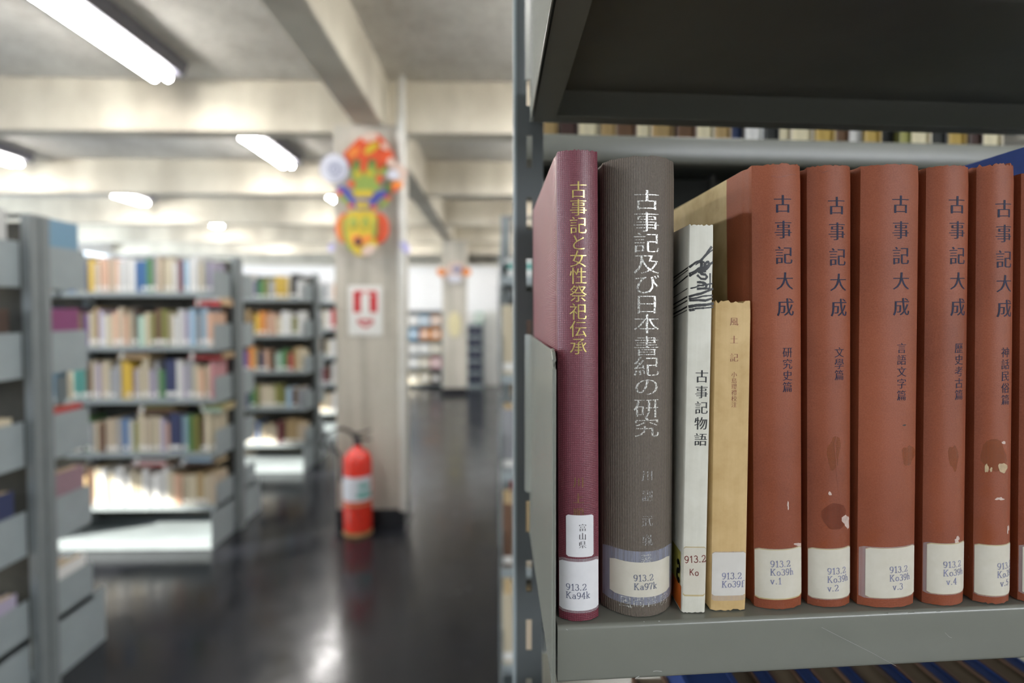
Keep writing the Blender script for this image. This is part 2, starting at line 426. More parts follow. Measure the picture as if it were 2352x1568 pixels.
def patch(name, x0, x1, z0, z1, sp, off, mat, parent, n=14, tilt=0.0, bottom_curve=0.0, round_=0.0008):
    v, f = [], []
    for i in range(n + 1):
        u = i / n; x = x0 + (x1 - x0) * u
        e = min(x - x0, x1 - x); r = 0 if e > round_ else round_ - math.sqrt(max(0, round_**2 - (round_ - e)**2))
        dz = tilt * (x - (x0 + x1) / 2)
        v += [(x, z0 + r + dz), (x, z1 - r + dz)]
        if i: k = 2 * i; f.append((k - 2, k, k + 1, k - 1))
    o = on_spine(name, v, f, sp, off, mat, parent)
    o.data.shade_smooth(); return o

# ------------------------------------------------------------------ room shell
CEIL, BEAMZ = EYE + 1.56, EYE + 1.21
X0, X1, Y0, Y1 = -8.0, 6.0, -3.2, 18.2
struct(MB().box(X0 - .2, X1 + .2, Y0 - .2, Y1 + .2, -0.1, 0).build('floor', M['floor']))
struct(MB().box(X0 - .2, X1 + .2, Y0 - .2, Y1 + .2, CEIL, CEIL + .12).build('ceiling', M['ceiling']))
def window_wall(name, along, lo, hi, fixed, th, z0, z1, mull):
    """wall with one long window band; its mullions are children"""
    m = MB()
    if along == 'y':
        m.box(fixed - th, fixed, lo, hi, 0, z0); m.box(fixed - th, fixed, lo, hi, z1, CEIL)
    else:
        m.box(lo, hi, fixed - th, fixed, 0, z0); m.box(lo, hi, fixed - th, fixed, z1, CEIL)
    wl = struct(m.build(name, M['wall']))
    k = int((hi - lo) / mull)
    for i in range(k + 1):
        c = lo + (hi - lo) * i / k
        b = MB()
        if along == 'y': b.box(fixed - th * .7, fixed - th * .3, c - .03, c + .03, z0, z1)
        else: b.box(c - .03, c + .03, fixed - th * .7, fixed - th * .3, z0, z1)
        b.build('mullion', M['steel_post'], wl)
    return wl
window_wall('wall_left', 'y', Y0, Y1, X0, .2, 1.05, 2.55, 1.5)
window_wall('wall_back', 'x', X0, -1.5, Y0, .2, 1.75, 2.60, 1.5)
window_wall('wall_back_2', 'x', 1.5, 5.2, Y0, .2, 1.75, 2.60, 1.2)
struct(MB().box(-1.5, 1.5, Y0 - .2, Y0, 0, CEIL).build('wall_back_3', M['wall']))
wr = MB().box(X1, X1 + .2, Y0, Y1, 0, CEIL)
struct(wr.build('wall_right', M['wall']))
wf = MB().box(X0, X1, Y1, Y1 + .2, 0, CEIL)
struct(wf.build('wall_far', M['wall']))
# white partition that closes the aisle at eye height, room goes on above it
WY = 10.75
struct(MB().box(-5.3, X1, WY, WY + .12, 0, EYE + .86).build('wall_partition', M['wall']))
struct(MB().box(-5.3, X1, WY - .015, WY - .001, 0, .09).build('baseboard_partition', M['baseboard']))
struct(MB().box(-5.32, X1, WY - .03, WY + .15, EYE + .86, EYE + .885).build('trim_1', M['beam']))
# back part to the right of the back windows
struct(MB().box(5.2, X1, Y0 - .2, Y0, 0, CEIL).build('wall_back_4', M['wall']))

# beams: cross beams every 2.05 m and one long beam over the pillars
def beam(x0, x1, y0, y1, z0, z1): return MB().box(x0, x1, y0, y1, z0, z1).build('trim_2', M['beam'], bevel=.008)
for i in range(8):
    y = 1.86 + i * 2.04
    o = struct(beam(X0, X1, y, y + .15, BEAMZ, CEIL)); o.name = 'trim_%d' % (2 + i)
for k, (a, b) in enumerate(((-.925, -.735), (3.4, 3.6), (-5.15, -4.95))):
    if k == 2: continue
    o = struct(MB().box(a, b, Y0, Y1, BEAMZ - .004, CEIL).build('trim_%d' % (11 + k), M['beam'], bevel=.008))

# ------------------------------------------------------------------ ceiling lights
t = NT('fluorescent_tube'); t.set(Base_Color=(1, 1, 1), Emission_Color=(1.0, 0.97, 0.92), Emission_Strength=110.0); M['tube'] = t.m
M['batten'] = plain('blue_grey_fixture', (0.16, 0.16, 0.20), 0.5)
lamp_proto = None
def lamp(x, y0, y1, label):
    r = empty('ceiling_light', (x, y0, CEIL - .001), label, 'ceiling light', 'fluorescent battens under the slab')
    L = y1 - y0
    m = MB().prism([(-.15, 0), (.15, 0), (.12, -.085), (-.12, -.085)], 0, L, 'y'); m.build('fixture_body', M['batten'], r)
    for sx in (-.042, .042):
        MB().tube([(sx, .04, -.112), (sx, L - .04, -.112)], .019, 10).build('tube', M['tube'], r)
        for yy in (.02, L - .045):
            MB().box(sx - .015, sx + .015, yy, yy + .025, -.13, -.085).build('tube_holder', M['batten'], r)
for row, X, nm in ((0, -2.08, 'the row nearest the pillar'), (1, -4.72, 'the row further left'), (2, .75, 'the row over the right-hand racks')):
    for i, (a, b, wh) in enumerate(((.30, 1.70, 'first'), (2.15, 3.66, 'second'), (4.28, 5.78, 'third'), (6.32, 7.80, 'fourth'), (8.4, 9.85, 'fifth'), (10.4, 11.9, 'sixth'))):
        lamp(X, a, b, f'bright bare-tube ceiling light, {wh} from the camera in {nm}')

# ------------------------------------------------------------------ pillars
def pillar(label, x0, x1, y0, y1):
    r = empty('concrete_pillar', ((x0 + x1) / 2, (y0 + y1) / 2, 0), label, 'pillar', 'pillars under the long beam')
    a, b = (x1 - x0) / 2, (y1 - y0) / 2
    # board-marked shaft in lifts
    z = 0.10; k = 0
    m = MB()
    while z < BEAMZ - .01:
        z2 = min(z + .9, BEAMZ - .006); m.box(-a, a, -b, b, z, z2 - .004); 
        if z2 < BEAMZ - .02: m.box(-a + .003, a - .003, -b + .003, b - .003, z2 - .004, z2)
        z = z2
    m.build('shaft', M['column'], r)
    MB().box(-a - .006, a + .006, -b - .006, b + .006, 0, .10).build('dark_plinth', M['baseboard'], r)
    return r
pA = PY(775, 1200, 3.71).x; pB = PY(929, 1200, 3.71).x
pillar('board-marked concrete pillar with fire sign, extinguisher and mask decoration', pA, pB, 3.71, 3.93)
qA = PY(1017, 900, 9.6).x; qB = PY(1072, 900, 9.6).x
pillar('concrete pillar at the far end of the aisle before the white wall', qA, qB, 9.6, 9.85)
M['pipe'] = plain('pale_painted_pipe', (0.62, 0.61, 0.56), 0.4, var=.05)
pp = PY(921, 400, 3.66)
rp = empty('conduit_pipe', (pp.x, 3.68, 0), 'pale vertical pipe running up the right edge of the nearest pillar', 'pipe')
MB().tube([(0, 0, .1), (0, 0, 2.9)], .024, 14).build('pipe', M['pipe'], rp, smooth=True)
for z in (.9, 1.75, 2.5): MB().tube([(0, 0, z), (0, 0, z + .04)], .029, 14).build('clamp', M['pipe'], rp, smooth=True)

# fire sign
M['sign_white'] = plain('white_sign_plate', (0.72, 0.72, 0.69), 0.4, var=.04)
M['sign_red'] = plain('sign_red', (0.50, 0.012, 0.018), 0.4, var=.05)
M['sign_pink'] = plain('sign_red_faded', (0.50, 0.10, 0.11), 0.4, var=.2, scale=120)
SY = 3.706
def sgn(px, py): p = PY(px, py, SY); return p.x, p.z
a = sgn(801, 770); b = sgn(878, 656)
rs = empty('fire_sign', ((a[0] + b[0]) / 2, SY, a[1]), 'white fire extinguisher sign with red square and down triangle on the pillar', 'sign')
sw, sh = (b[0] - a[0]) / 2, b[1] - a[1]
MB().box(-sw, sw, -.003, .003, 0, sh).build('sign_plate', M['sign_white'], rs, bevel=.001)
def sbox(x0, x1, z0, z1, mat, nm, dy=.0045):  # fractions of plate
    return MB().box(-sw + 2*sw*x0, -sw + 2*sw*x1, -dy, -.003, sh*z0, sh*z1).build(nm, M[mat], rs)
sbox(.15, .85, .46, .90, 'sign_red', 'red_square')
m = MB(); u = lambda x, z: (-sw + 2*sw*x, sh*z)
m.prism([u(.37, .46), u(.63, .46), u(.63, .78), u(.60, .825), u(.55, .845), u(.55, .88), u(.45, .88), u(.45, .845), u(.40, .825), u(.37, .78)], -.0055, -.0044, 'y')
m.prism([u(.45, .865), u(.72, .83), u(.74, .80), u(.70, .80), u(.55, .85)], -.0055, -.0044, 'y')
m.build('white_extinguisher_symbol', M['sign_white'], rs)
m = MB()
m.prism([u(.26, .33), u(.74, .33), u(.74, .25), u(.52, .145), u(.48, .145), u(.26, .25)], -.0048, -.003, 'y')
m.build('red_triangle', M['sign_pink'], rs)
MB().prism([u(.38, .27), u(.62, .27), u(.5, .205)], -.0056, -.0046, 'y').build('triangle_centre', M['sign_white'], rs)

# fire extinguisher
ep = PZ(823, 1222, 0); EX, EY_ = ep.x, 3.57
re_ = empty('fire_extinguisher', (EX, EY_, 0), 'red fire extinguisher with white label standing at the foot of the pillar', 'fire extinguisher')
M['ext_red'] = plain('glossy_red_paint', (0.62, 0.028, 0.012), 0.22, var=.06, spec=.6)
M['brass'] = plain('brass_ring', (0.55, 0.33, 0.14), 0.35, .6)
M['rubber'] = plain('black_rubber', (0.02, 0.02, 0.022), 0.5)
M['ext_label'] = plain('extinguisher_label', (0.62, 0.64, 0.68), 0.35, var=.06)
M['teal'] = plain('teal_print', (0.16, 0.42, 0.38), 0.4)
er = .089
MB().lathe([(0, .018), (er-.01, .018), (er, .03), (er, .46), (er-.006, .49), (er-.03, .52), (.03, .54), (.022, .56), (0, .56)], seg=36).build('cylinder', M['ext_red'], re_, smooth=True)
MB().lathe([(0, 0), (er-.004, 0), (er+.003, .004), (er+.003, .018), (er-.008, .024)], seg=36).build('foot_ring', M['brass'], re_, smooth=True)
MB().lathe([(er+.0005, .196), (er+.002, .198), (er+.002, .206), (er+.0005, .208)], seg=36).build('band', M['brass'], re_, smooth=True)
def curved_label(a0, a1, z0, z1, rr, mat, nm):
    m = MB(); n = 14
    for i in range(n):
        q0, q1 = R(a0 + (a1-a0)*i/n), R(a0 + (a1-a0)*(i+1)/n)
        m.face([(rr*math.cos(q0), rr*math.sin(q0), z0), (rr*math.cos(q1), rr*math.sin(q1), z0), (rr*math.cos(q1), rr*math.sin(q1), z1), (rr*math.cos(q0), rr*math.sin(q0), z1)])
    return m.build(nm, M[mat], re_, smooth=True)
curved_label(-175, -12, .225, .375, er+.0015, 'ext_label', 'paper_label')
curved_label(-80, -15, .245, .285, er+.0022, 'teal', 'teal_print')
curved_label(-75, -25, .305, .335, er+.0022, 'teal', 'teal_print')
MB().lathe([(0, .555), (.021, .555), (.024, .565), (.024, .585), (.014, .59), (.014, .62), (0, .62)], seg=18).build('valve', M['rubber'], re_, smooth=True)
MB().prism([(-.02, .60), (.03, .605), (.085, .60), (.09, .59), (.02, .592), (-.02, .59)], -.01, .01, 'y').build('carry_handle', M['rubber'], re_)
MB().prism([(-.02, .635), (.03, .642), (.085, .66), (.088, .65), (.03, .63), (-.02, .622)], -.009, .009, 'y').build('trigger_lever', M['rubber'], re_)
hp = [(-.015, 0, .605), (-.04, 0, .64), (-.09, -.01, .665), (-.15, -.015, .655), (-.20, -.01, .62), (-.225, 0, .56), (-.20, .0, .53), (-.15, .0, .535), (-.11, .0, .50), (-.105, 0, .42), (-.107, 0, .33)]
MB().tube(hp, .0105, 10).build('hose', M['rubber'], re_, smooth=True)

# ------------------------------------------------------------------ mask decoration on the pillar
for n_, c_ in dict(d_red=(0.60, .075, .018), d_yellow=(.52, .38, .02), d_green=(.22, .30, .05), d_dgreen=(.07, .16, .04), d_blue=(.03, .045, .30), d_white=(.60, .60, .66),
                   d_pink=(.62, .46, .38), d_orange=(.72, .22, .03), d_dark=(.10, .03, .02), d_violet=(.42, .40, .62), d_grey=(.22, .24, .38)).items():
    M[n_] = plain(n_ + '_craft_paper', c_, .45, var=.12, scale=25)
DY = 3.60
dr = PY(840, 590, DY)
rd = empty('pillar_decoration', (dr.x, DY, dr.z), 'colourful stacked paper mask decoration in red, green and yellow high on the pillar', 'decoration')
def dpt(px, py): p = PY(px, py, DY); return p.x - dr.x, p.z - dr.z
def dpoly(pts, y0, y1, mat, nm):
    return MB().prism([dpt(*p) for p in pts], y0, y1, 'y').build(nm, M[mat], rd, bevel=.002)
def ell(cx, cy, rx, ry, n=24, wob=0.0, a0=0):
    return [(cx + rx * (1 + wob * math.sin(i * 2.399 * 3)) * math.cos(2*math.pi*i/n + a0), cy + ry * (1 + wob * math.sin(i * 2.399 * 3)) * math.sin(2*math.pi*i/n + a0)) for i in range(n)]
dpoly([(800, 340), (818, 322), (842, 305), (866, 305), (885, 322), (900, 345), (906, 362), (896, 385), (868, 408), (850, 412), (812, 400), (793, 372), (788, 352)], .0, .02, 'd_red', 'crown')
dpoly([(832, 312), (846, 303), (864, 304), (868, 320), (850, 326), (834, 324)], -.006, -.001, 'd_pink', 'crown_tip')
dpoly([(836, 350), (846, 334), (864, 326), (872, 334), (858, 348), (842, 356)], -.006, -.001, 'd_yellow', 'crown_mark')
dpoly([(800, 352), (808, 342), (822, 338), (826, 348), (814, 360), (802, 364)], -.006, -.001, 'd_orange', 'crown_mark')
dpoly([(876, 326), (890, 334), (896, 346), (884, 344), (874, 338)], -.006, -.001, 'd_pink', 'crown_mark')
dpoly([(806, 398), (812, 374), (822, 380), (836, 390), (848, 378), (862, 372), (868, 396), (884, 384), (890, 394), (876, 412), (872, 440), (812, 440)], -.016, -.006, 'd_green', 'green_face')
dpoly(ell(836, 388, 8, 10), -.022, -.016, 'd_red', 'nose')
for c in ((822, 376), (856, 374)): dpoly(ell(*c, 8, 8, 12), -.022, -.016, 'd_dgreen', 'ear')
for c in ((824, 402), (850, 400)): dpoly(ell(*c, 10, 7, 14), -.021, -.016, 'd_yellow', 'eye_patch')
dpoly(ell(809, 424, 9, 8, 12), -.024, -.016, 'd_red', 'cheek'); dpoly(ell(873, 412, 8, 11, 12), -.024, -.016, 'd_red', 'cheek')
dpoly([(884, 380), (894, 384), (890, 398), (876, 394)], -.012, -.004, 'd_dgreen', 'leaf')
dpoly([(884, 424), (900, 420), (908, 438), (896, 448), (882, 436)], -.012, -.004, 'd_dgreen', 'leaf')
dpoly([(812, 438), (860, 438), (856, 454), (816, 454)], -.022, -.014, 'd_yellow', 'collar')
dpoly([(772, 434), (786, 426), (800, 434), (810, 448), (818, 458), (852, 458), (862, 444), (876, 438), (892, 442), (888, 452), (872, 456), (864, 468), (856, 480), (812, 480), (802, 460), (790, 446)], -.014, -.004, 'd_blue', 'blue_wings')
dpoly([(774, 438), (786, 444), (800, 456), (810, 478), (802, 476), (786, 462), (776, 450)], -.008, .002, 'd_green', 'wing_underside')
dpoly([(892, 450), (880, 462), (866, 478), (874, 480), (892, 468), (898, 452)], -.008, .002, 'd_green', 'wing_underside')
for c in ((781, 445), (806, 474), (892, 455), (860, 478)): dpoly(ell(*c, 7, 6, 10), -.02, -.012, 'd_red', 'wing_tip')
dpoly([(818, 464), (850, 464), (848, 478), (820, 478)], -.022, -.013, 'd_yellow', 'buckle')
dpoly(ell(796, 524, 26, 36, 24), .0, .014, 'd_red', 'side_disc'); dpoly(ell(868, 524, 26, 36, 24), .0, .014, 'd_red', 'side_disc')
dpoly([(776, 500), (788, 494), (784, 530), (790, 560), (776, 545)], -.006, .0, 'd_orange', 'side_disc_mark')
dpoly([(798, 490), (812, 484), (858, 484), (864, 498), (862, 520), (856, 540), (866, 556), (868, 568), (850, 580), (836, 590), (818, 586), (806, 568), (798, 545), (795, 520)], -.02, .006, 'd_yellow', 'yellow_mask')
dpoly(ell(814, 513, 10, 13, 14), -.026, -.02, 'd_green', 'eye'); dpoly(ell(842, 513, 9, 13, 14), -.026, -.02, 'd_green', 'eye')
dpoly([(790, 500), (797, 498), (795, 530), (806, 566), (812, 582), (800, 572), (790, 545), (787, 520)], -.014, -.002, 'd_green', 'mask_rim'); dpoly([(862, 500), (868, 498), (868, 536), (864, 552), (858, 540)], -.024, -.014, 'd_green', 'mask_rim')
dpoly([(824, 486), (832, 486), (834, 540), (824, 540)], -.026, -.02, 'd_yellow', 'nose_ridge')
for c in ((814, 517), (843, 518)): dpoly(ell(*c, 5, 4, 10), -.030, -.026, 'd_yellow', 'pupil')
dpoly([(808, 545), (822, 538), (834, 545), (850, 540), (862, 548), (846, 556), (826, 570), (812, 558)], -.026, -.02, 'd_orange', 'muzzle')
dpoly(ell(825, 556, 9, 11, 12), -.031, -.026, 'd_dark', 'mouth')
dpoly([(834, 572), (850, 562), (868, 566), (862, 578), (846, 588), (832, 586)], -.026, -.02, 'd_pink', 'chin_tuft')
dpoly(ell(771, 390, 33, 34, 32), -.034, -.024, 'd_grey', 'spiral_disc')
dpoly(ell(771, 390, 31, 32, 32), -.037, -.034, 'd_white', 'spiral_disc_face')
sp_ = []
for i in range(46):
    a_ = i / 45 * 4.6 * math.pi; rr = 2 + 18 * i / 45
    p = dpt(772 + rr * math.cos(a_), 392 + rr * math.sin(a_)); sp_.append((p[0], -.038, p[1]))
MB().tube(sp_, .0045, 6).build('spiral_line', M['d_grey'], rd)
for i, (cx, cy, rx, ry, mt) in enumerate(((900, 376, 10, 11, 'd_pink'), (915, 386, 11, 9, 'd_pink'), (928, 400, 10, 13, 'd_pink'), (905, 404, 15, 11, 'd_white'), (924, 418, 10, 7, 'd_pink'), (914, 428, 14, 9, 'd_orange'), (908, 438, 7, 7, 'd_red'))):
    dpoly(ell(cx, cy, rx, ry, 12, .08), -.03 - .002 * i, -.02 - .002 * i, mt, 'flower_petal')
dpoly([(918, 560), (930, 552), (942, 566), (944, 578), (934, 584), (922, 572)], -.01, .0, 'd_violet', 'ribbon_end')
dpoly([(756, 562), (768, 556), (770, 572), (762, 580), (754, 574)], -.01, .0, 'd_violet', 'ribbon_end')
# far pillar's decoration
DY2 = 9.5
d2 = PY(1045, 640, DY2)
rd2 = empty('pillar_decoration', (d2.x, DY2, d2.z), 'small white and orange paper decoration high on the far pillar', 'decoration')
def d2poly(pts, y0, y1, mat, nm):
    q = [PY(px, py, DY2) for px, py in pts]
    return MB().prism([(p.x - d2.x, p.z - d2.z) for p in q], y0, y1, 'y').build(nm, M[mat], rd2)
d2poly(ell(1047, 622, 27, 18, 20, .06), 0, .03, 'd_pink', 'paper_fan')
d2poly(ell(1013, 625, 9, 9, 14, .1), -.03, -.001, 'd_orange', 'flower'); d2poly(ell(1072, 624, 10, 9, 14, .1), -.03, -.001, 'd_orange', 'flower')
d2poly(ell(1045, 640, 17, 9, 14), -.06, -.031, 'd_white', 'face'); d2poly(ell(1050, 618, 12, 7, 12), -.06, -.031, 'd_grey', 'face_mark')
M['plaque'] = plain('yellow_plaque', (.62, .56, .34), .5)
p = PY(1044, 745, 9.59)
rq = MB().prism([(.11 * math.cos(i * .2618), .22 * math.sin(i * .2618)) for i in range(24)], -.006, .006, 'y').build('wall_plaque', M['plaque'])
rq.location = p; tag(rq, 'pale yellow oval plaque at eye height on the far pillar', 'plaque')

# ------------------------------------------------------------------ generic far books
def far_book_mesh(kind):
    """unit book: width x, depth y (spine at y=0), height z; slots cover, pages, label"""
    m = MB(); t = .08; n = 6
    if kind == 0:      # rounded spine
        out = [(-.5, 1), (-.5, .06)] + [(-.5 * math.cos(math.pi * i / n), .06 - .06 * math.sin(math.pi * i / n)) for i in range(1, n)] + [(.5, .06), (.5, 1)]
    else:              # flat spine
        out = [(-.5, 1), (-.5, .0), (.5, .0), (.5, 1)]
    inn = [(.5 - t, 1), (.5 - t, .07), (-.5 + t, .07), (-.5 + t, 1)]
    m.prism(out + inn, 0, 1)
    m.mat(1).prism([(-.5 + t, .07), (.5 - t, .07), (.5 - t, .985), (-.5 + t, .985)], .012, .985)
    m.mat(2)
    if kind != 2: m.box(-.47 if kind else -.33, .47 if kind else .33, -.006 if kind else -.004, .02, .06, .17)
    return m.mesh('book_far_%d' % kind, [M['cover'], M['page'], M['label_far']])
FB = [far_book_mesh(i) for i in range(3)]
PAL = dict(cream=(.62, .55, .40), white=(.72, .72, .70), beige=(.52, .43, .32), grey=(.33, .34, .36), navy=(.035, .045, .11), teal=(.10, .33, .30), blue=(.05, .16, .38),
           green=(.08, .22, .08), yellow=(.68, .46, .06), peach=(.68, .43, .30), brown=(.14, .075, .045), red=(.45, .035, .04), lilac=(.42, .38, .50), olive=(.22, .22, .06),
           pink=(.62, .30, .32), maroon=(.15, .025, .04), mint=(.45, .62, .52), orange=(.70, .26, .04), black=(.02, .02, .022), tan=(.45, .32, .16), plum=(.20, .045, .14),
           purple=(.16, .08, .28))
PAL['steel blue'] = (.16, .30, .42); PAL['light blue'] = (.36, .52, .66); PAL['mauve'] = (.34, .22, .26); PAL['dark brown'] = (.06, .035, .025); PAL['gold'] = (.55, .38, .10)
ORD = ['first', 'second', 'third', 'fourth', 'fifth', 'sixth', 'seventh', 'eighth', 'ninth', 'tenth', 'eleventh', 'twelfth', 'thirteenth', 'fourteenth', 'fifteenth', 'sixteenth', 'seventeenth',
       'eighteenth', 'nineteenth', 'twentieth', 'twenty-first', 'twenty-second', 'twenty-third', 'twenty-fourth', 'twenty-fifth', 'twenty-sixth', 'twenty-seventh', 'twenty-eighth', 'twenty-ninth', 'thirtieth', 'thirty-first', 'thirty-second']
def far_book(x, y, z, wd, dp, ht, colname, label, group, rz=0, lean=0, kind=None, tint=True, pages=None):
    me = FB[random.choice((0, 1, 1, 2)) if kind is None else kind]
    o = bpy.data.objects.new('book', me); COL.objects.link(o)
    o.location = (x, y, z + .0006); o.scale = (wd, dp, ht); o.rotation_euler = (0, lean, rz)
    c = PAL[colname]; k = random.uniform(.85, 1.15) if tint else 1
    o.color = (min(1, c[0]*k), min(1, c[1]*k), min(1, c[2]*k), 1)
    return tag(o, label, 'book', group)
def book_row(colours, xr, y, z, wmean, where, group, sx=-1, depth=.17, hmin=.17, hmax=.235, rz=0):
    """a row starting at xr and going left (sx=-1) or right (+1)"""
    x = xr
    for i, c in enumerate(colours):
        wd = wmean * random.uniform(.72, 1.28); ht = random.uniform(hmin, hmax)
        if c.endswith('*'): c = c[:-1]; wd = wmean * 2.3; ht = hmax
        if sx < 0 and x - wd < XL - .905 and x > XL - .99: x = XL - .99
        sz = 'thick ' if wd > wmean * 1.15 else ('thin ' if wd < wmean * .85 else '')
        side = 'right' if sx < 0 else 'left'
        far_book(x + sx * wd / 2, y + random.uniform(0, .012), z, wd * .97, depth * random.uniform(.9, 1), ht, c,
                 f'{sz}{c} book, {ORD[i]} from the {side}, {where}', group, rz)
        x += sx * (wd + .0006)
    return x

# ------------------------------------------------------------------ double-sided racks
SURF = [EYE + v for v in (.115, -.205, -.52, -.84, -1.16)]
LIP = .028
def tray(m, x0, x1, y0, y1, zs, th=.0014, lip=LIP, ret=.015):
    """folded steel shelf, top surface at zs, lips down on four sides, return flanges inward"""
    m.box(x0, x1, y0, y1, zs - th, zs)
    m.box(x0, x1, y0, y0 + th, zs - lip, zs - th); m.box(x0, x1, y1 - th, y1, zs - lip, zs - th)
    m.box(x0, x0 + th, y0 + th, y1 - th, zs - lip, zs - th); m.box(x1 - th, x1, y0 + th, y1 - th, zs - lip, zs - th)
    m.box(x0 + th, x1 - th, y0 + th, y0 + ret, zs - lip, zs - lip + th); m.box(x0 + th, x1 - th, y1 - ret, y1 - th, zs - lip, zs - lip + th)
    m.box(x0 + th, x0 + ret, y0 + ret, y1 - ret, zs - lip, zs - lip + th); m.box(x1 - ret, x1 - th, y0 + ret, y1 - ret, zs - lip, zs - lip + th)
    return m
def plate_poly(yf, yb, z0, z1, r=.02):
    """end plate outline in (y, z): front edge yf with a rounded top corner, back edge yb"""
    s = 1 if yb > yf else -1
    return [(yf, z0)] + [(yf + s * (r - r * math.cos(R(a))), z1 - r + r * math.sin(R(a))) for a in (0, 30, 60, 90)] + [(yb, z1), (yb, z0)]
def rack(label, Xe, Yc, sx, bays, bay=.92, half=.27, base_half=.34, surf=SURF, top=EYE + .34, mat='steel_far', both=True):
    r = empty('shelving_rack', (Xe, Yc, 0), label, 'shelving rack', 'double-sided steel racks')
    def X(a, b): return (sx * b, sx * a) if sx < 0 else (a, b)
    for i in range(bays + 1):
        xa = i * bay
        x0, x1 = X(xa + .002, xa + .035)
        for y0, y1 in ((-.045, -.004), (.004, .045)):
            m = MB(); m.box(x0, x1, y0, y1, 0, top)
            m.build('post', M['steel_post'], r, bevel=.002)
    for side in ((-1, 1) if both else (-1,)):
        for i in range(bays):
            xa, xb = i * bay + (.040 if sx < 0 else .003), (i + 1) * bay - .003
            x0, x1 = X(xa, xb)
            for zs in surf:
                y0, y1 = sorted((side * half, side * .05))
                tray(MB(), x0, x1, y0, y1, zs).build('shelf', M[mat], r)
                for xe in ((xa - .004, xa - .002), (xb + .001, xb + .003)):
                    e0, e1 = X(*xe)
                    MB().prism(plate_poly(side * half, side * .05, zs - .03, zs + .13), e0, e1, 'x').build('end_plate', M[mat], r)
            y0, y1 = sorted((side * base_half, side * .05))
            tray(MB(), x0, x1, y0, y1, .07, lip=.065).build('base_shelf', M[mat], r)
            e0, e1 = X(xa - .004, xa - .002)
            MB().prism(plate_poly(side * base_half, side * .05, 0, .235, .01), e0, e1, 'x').build('base_plate', M[mat], r)
    for i in range(bays):
        x0, x1 = X(i * bay + .045, (i + 1) * bay - .01)
        MB().box(x0, x1, -.002, .002, .08, top - .02).build('backing_sheet', M['backing_sheet'], r)  # added sheet, blocks bright gaps where the rear books are left out
    x0, x1 = X(.0, bays * bay + .03)
    MB().box(x0, x1, -.045, .045, top + .0005, top + .004).build('top_cap', M['steel_post'], r)
    return r
XL = -1.64; YL = [2.09, 3.67, 5.25, 6.83]
rack('grey steel rack nearest the left edge, its end plates facing the aisle', XL, YL[0], -1, 2)
rack('grey steel rack behind the nearest left one, full of pale books', XL, YL[1], -1, 2)
rack('grey steel rack just left of the pillar, third in the left row', XL, YL[2], -1, 1)
rack('grey steel rack mostly hidden behind the pillar, fourth in the left row', XL, YL[3], -1, 1)
YR = [2.09, 3.67, 5.25]
XR = .014
rack('grey steel rack seen as a narrow strip just beyond the front post', XR, YR[0], 1, 1)
rack('grey steel rack, second strip beyond the front post on the right', XR, YR[1], 1, 1)
rack('grey steel rack, third strip beyond the front post on the right', XR, YR[2], 1, 1)

LV = ['top shelf', 'second shelf', 'third shelf', 'fourth shelf', 'fifth shelf']
rows2 = [
 'lilac grey cream white white light-blue maroon white cream cream beige grey green blue blue white white white peach beige peach peach beige yellow navy cream grey blue beige cream',
 'peach light-blue grey light-blue lilac white white cream olive brown olive cream mint dark-brown cream peach beige peach cream white lilac tan cream purple brown gold plum cream blue',
 'pink cream peach cream grey lilac white navy* green grey lilac cream cream lilac yellow yellow grey grey cream beige lilac cream brown teal teal cream steel-blue light-blue cream',
 'cream cream brown olive green light-blue navy* peach lilac cream cream beige cream olive white blue grey beige beige brown cream grey green black beige navy grey cream white',
 'beige cream tan cream cream peach cream white white white white cream cream white white white cream white cream brown tan cream white white']  # many whites: the sunlit look of this row is put into the covers
for r_, (row, nm) in enumerate(zip(rows2, LV)):
    cols = [('light blue' if c == 'light-blue' else 'dark brown' if c == 'dark-brown' else 'steel blue' if c == 'steel-blue' else c) for c in row.split()]
    book_row(cols, XL - .05, YL[1] - .255, SURF[r_], .030 if r_ < 4 else .034, f'{nm} of second left rack', f'books on {nm} of the second left rack', hmax=.232 if r_ else .215)
FLAT = []
def flat_on_row(cols, x, Yc, lv, where, group, hmax=.236, tilt=.0):
    z = SURF[lv] + hmax + .002
    for i, (c, th, wd) in enumerate(cols):
        o = bpy.data.objects.new('book', FB[1]); COL.objects.link(o)
        o.scale = (th, .16, wd); o.rotation_euler = (0, R(90), R(random.uniform(-4, 4)))
        o.location = (x - wd / 2, Yc - .25, z + th / 2); z += th + .001
        c_ = PAL[c]; o.color = (*c_, 1)
        tag(o, f'{c} book lying flat, {ORD[i]} from bottom, {where}', 'book', group)
for k_, (x_, lv_, cols_) in enumerate(((XL - .08, 1, (('red', .03, .15), ('white', .02, .13))), (XL - .10, 2, (('red', .014, .20), ('dark brown', .02, .2))), (XL - .52, 2, (('tan', .02, .19), ('brown', .016, .17))),
        (XL - .07, 3, (('mint', .02, .12), ('olive', .02, .14))), (XL - .40, 3, (('brown', .022, .21), ('olive', .016, .19))), (XL - .16, 4, (('dark brown', .022, .22), ('light blue', .018, .18))),
        (XL - .44, 4, (('red', .014, .20), ('white', .014, .2), ('maroon', .012, .18))))):
    flat_on_row(cols_, x_, YL[1], lv_, f'{"right" if k_ in (0, 1, 3, 5) else "left"} part, {LV[lv_]}, second left rack', 'books lying flat on the rows of the second left rack')
rows3 = ['white black cream yellow yellow grey olive green navy grey white grey', 'white olive white white cream peach peach orange yellow brown tan black', 'cream tan red green mint brown peach navy tan orange purple lilac',
         'grey brown light-blue olive olive cream cream beige olive green navy grey', 'beige tan tan brown maroon beige cream beige cream blue beige cream']
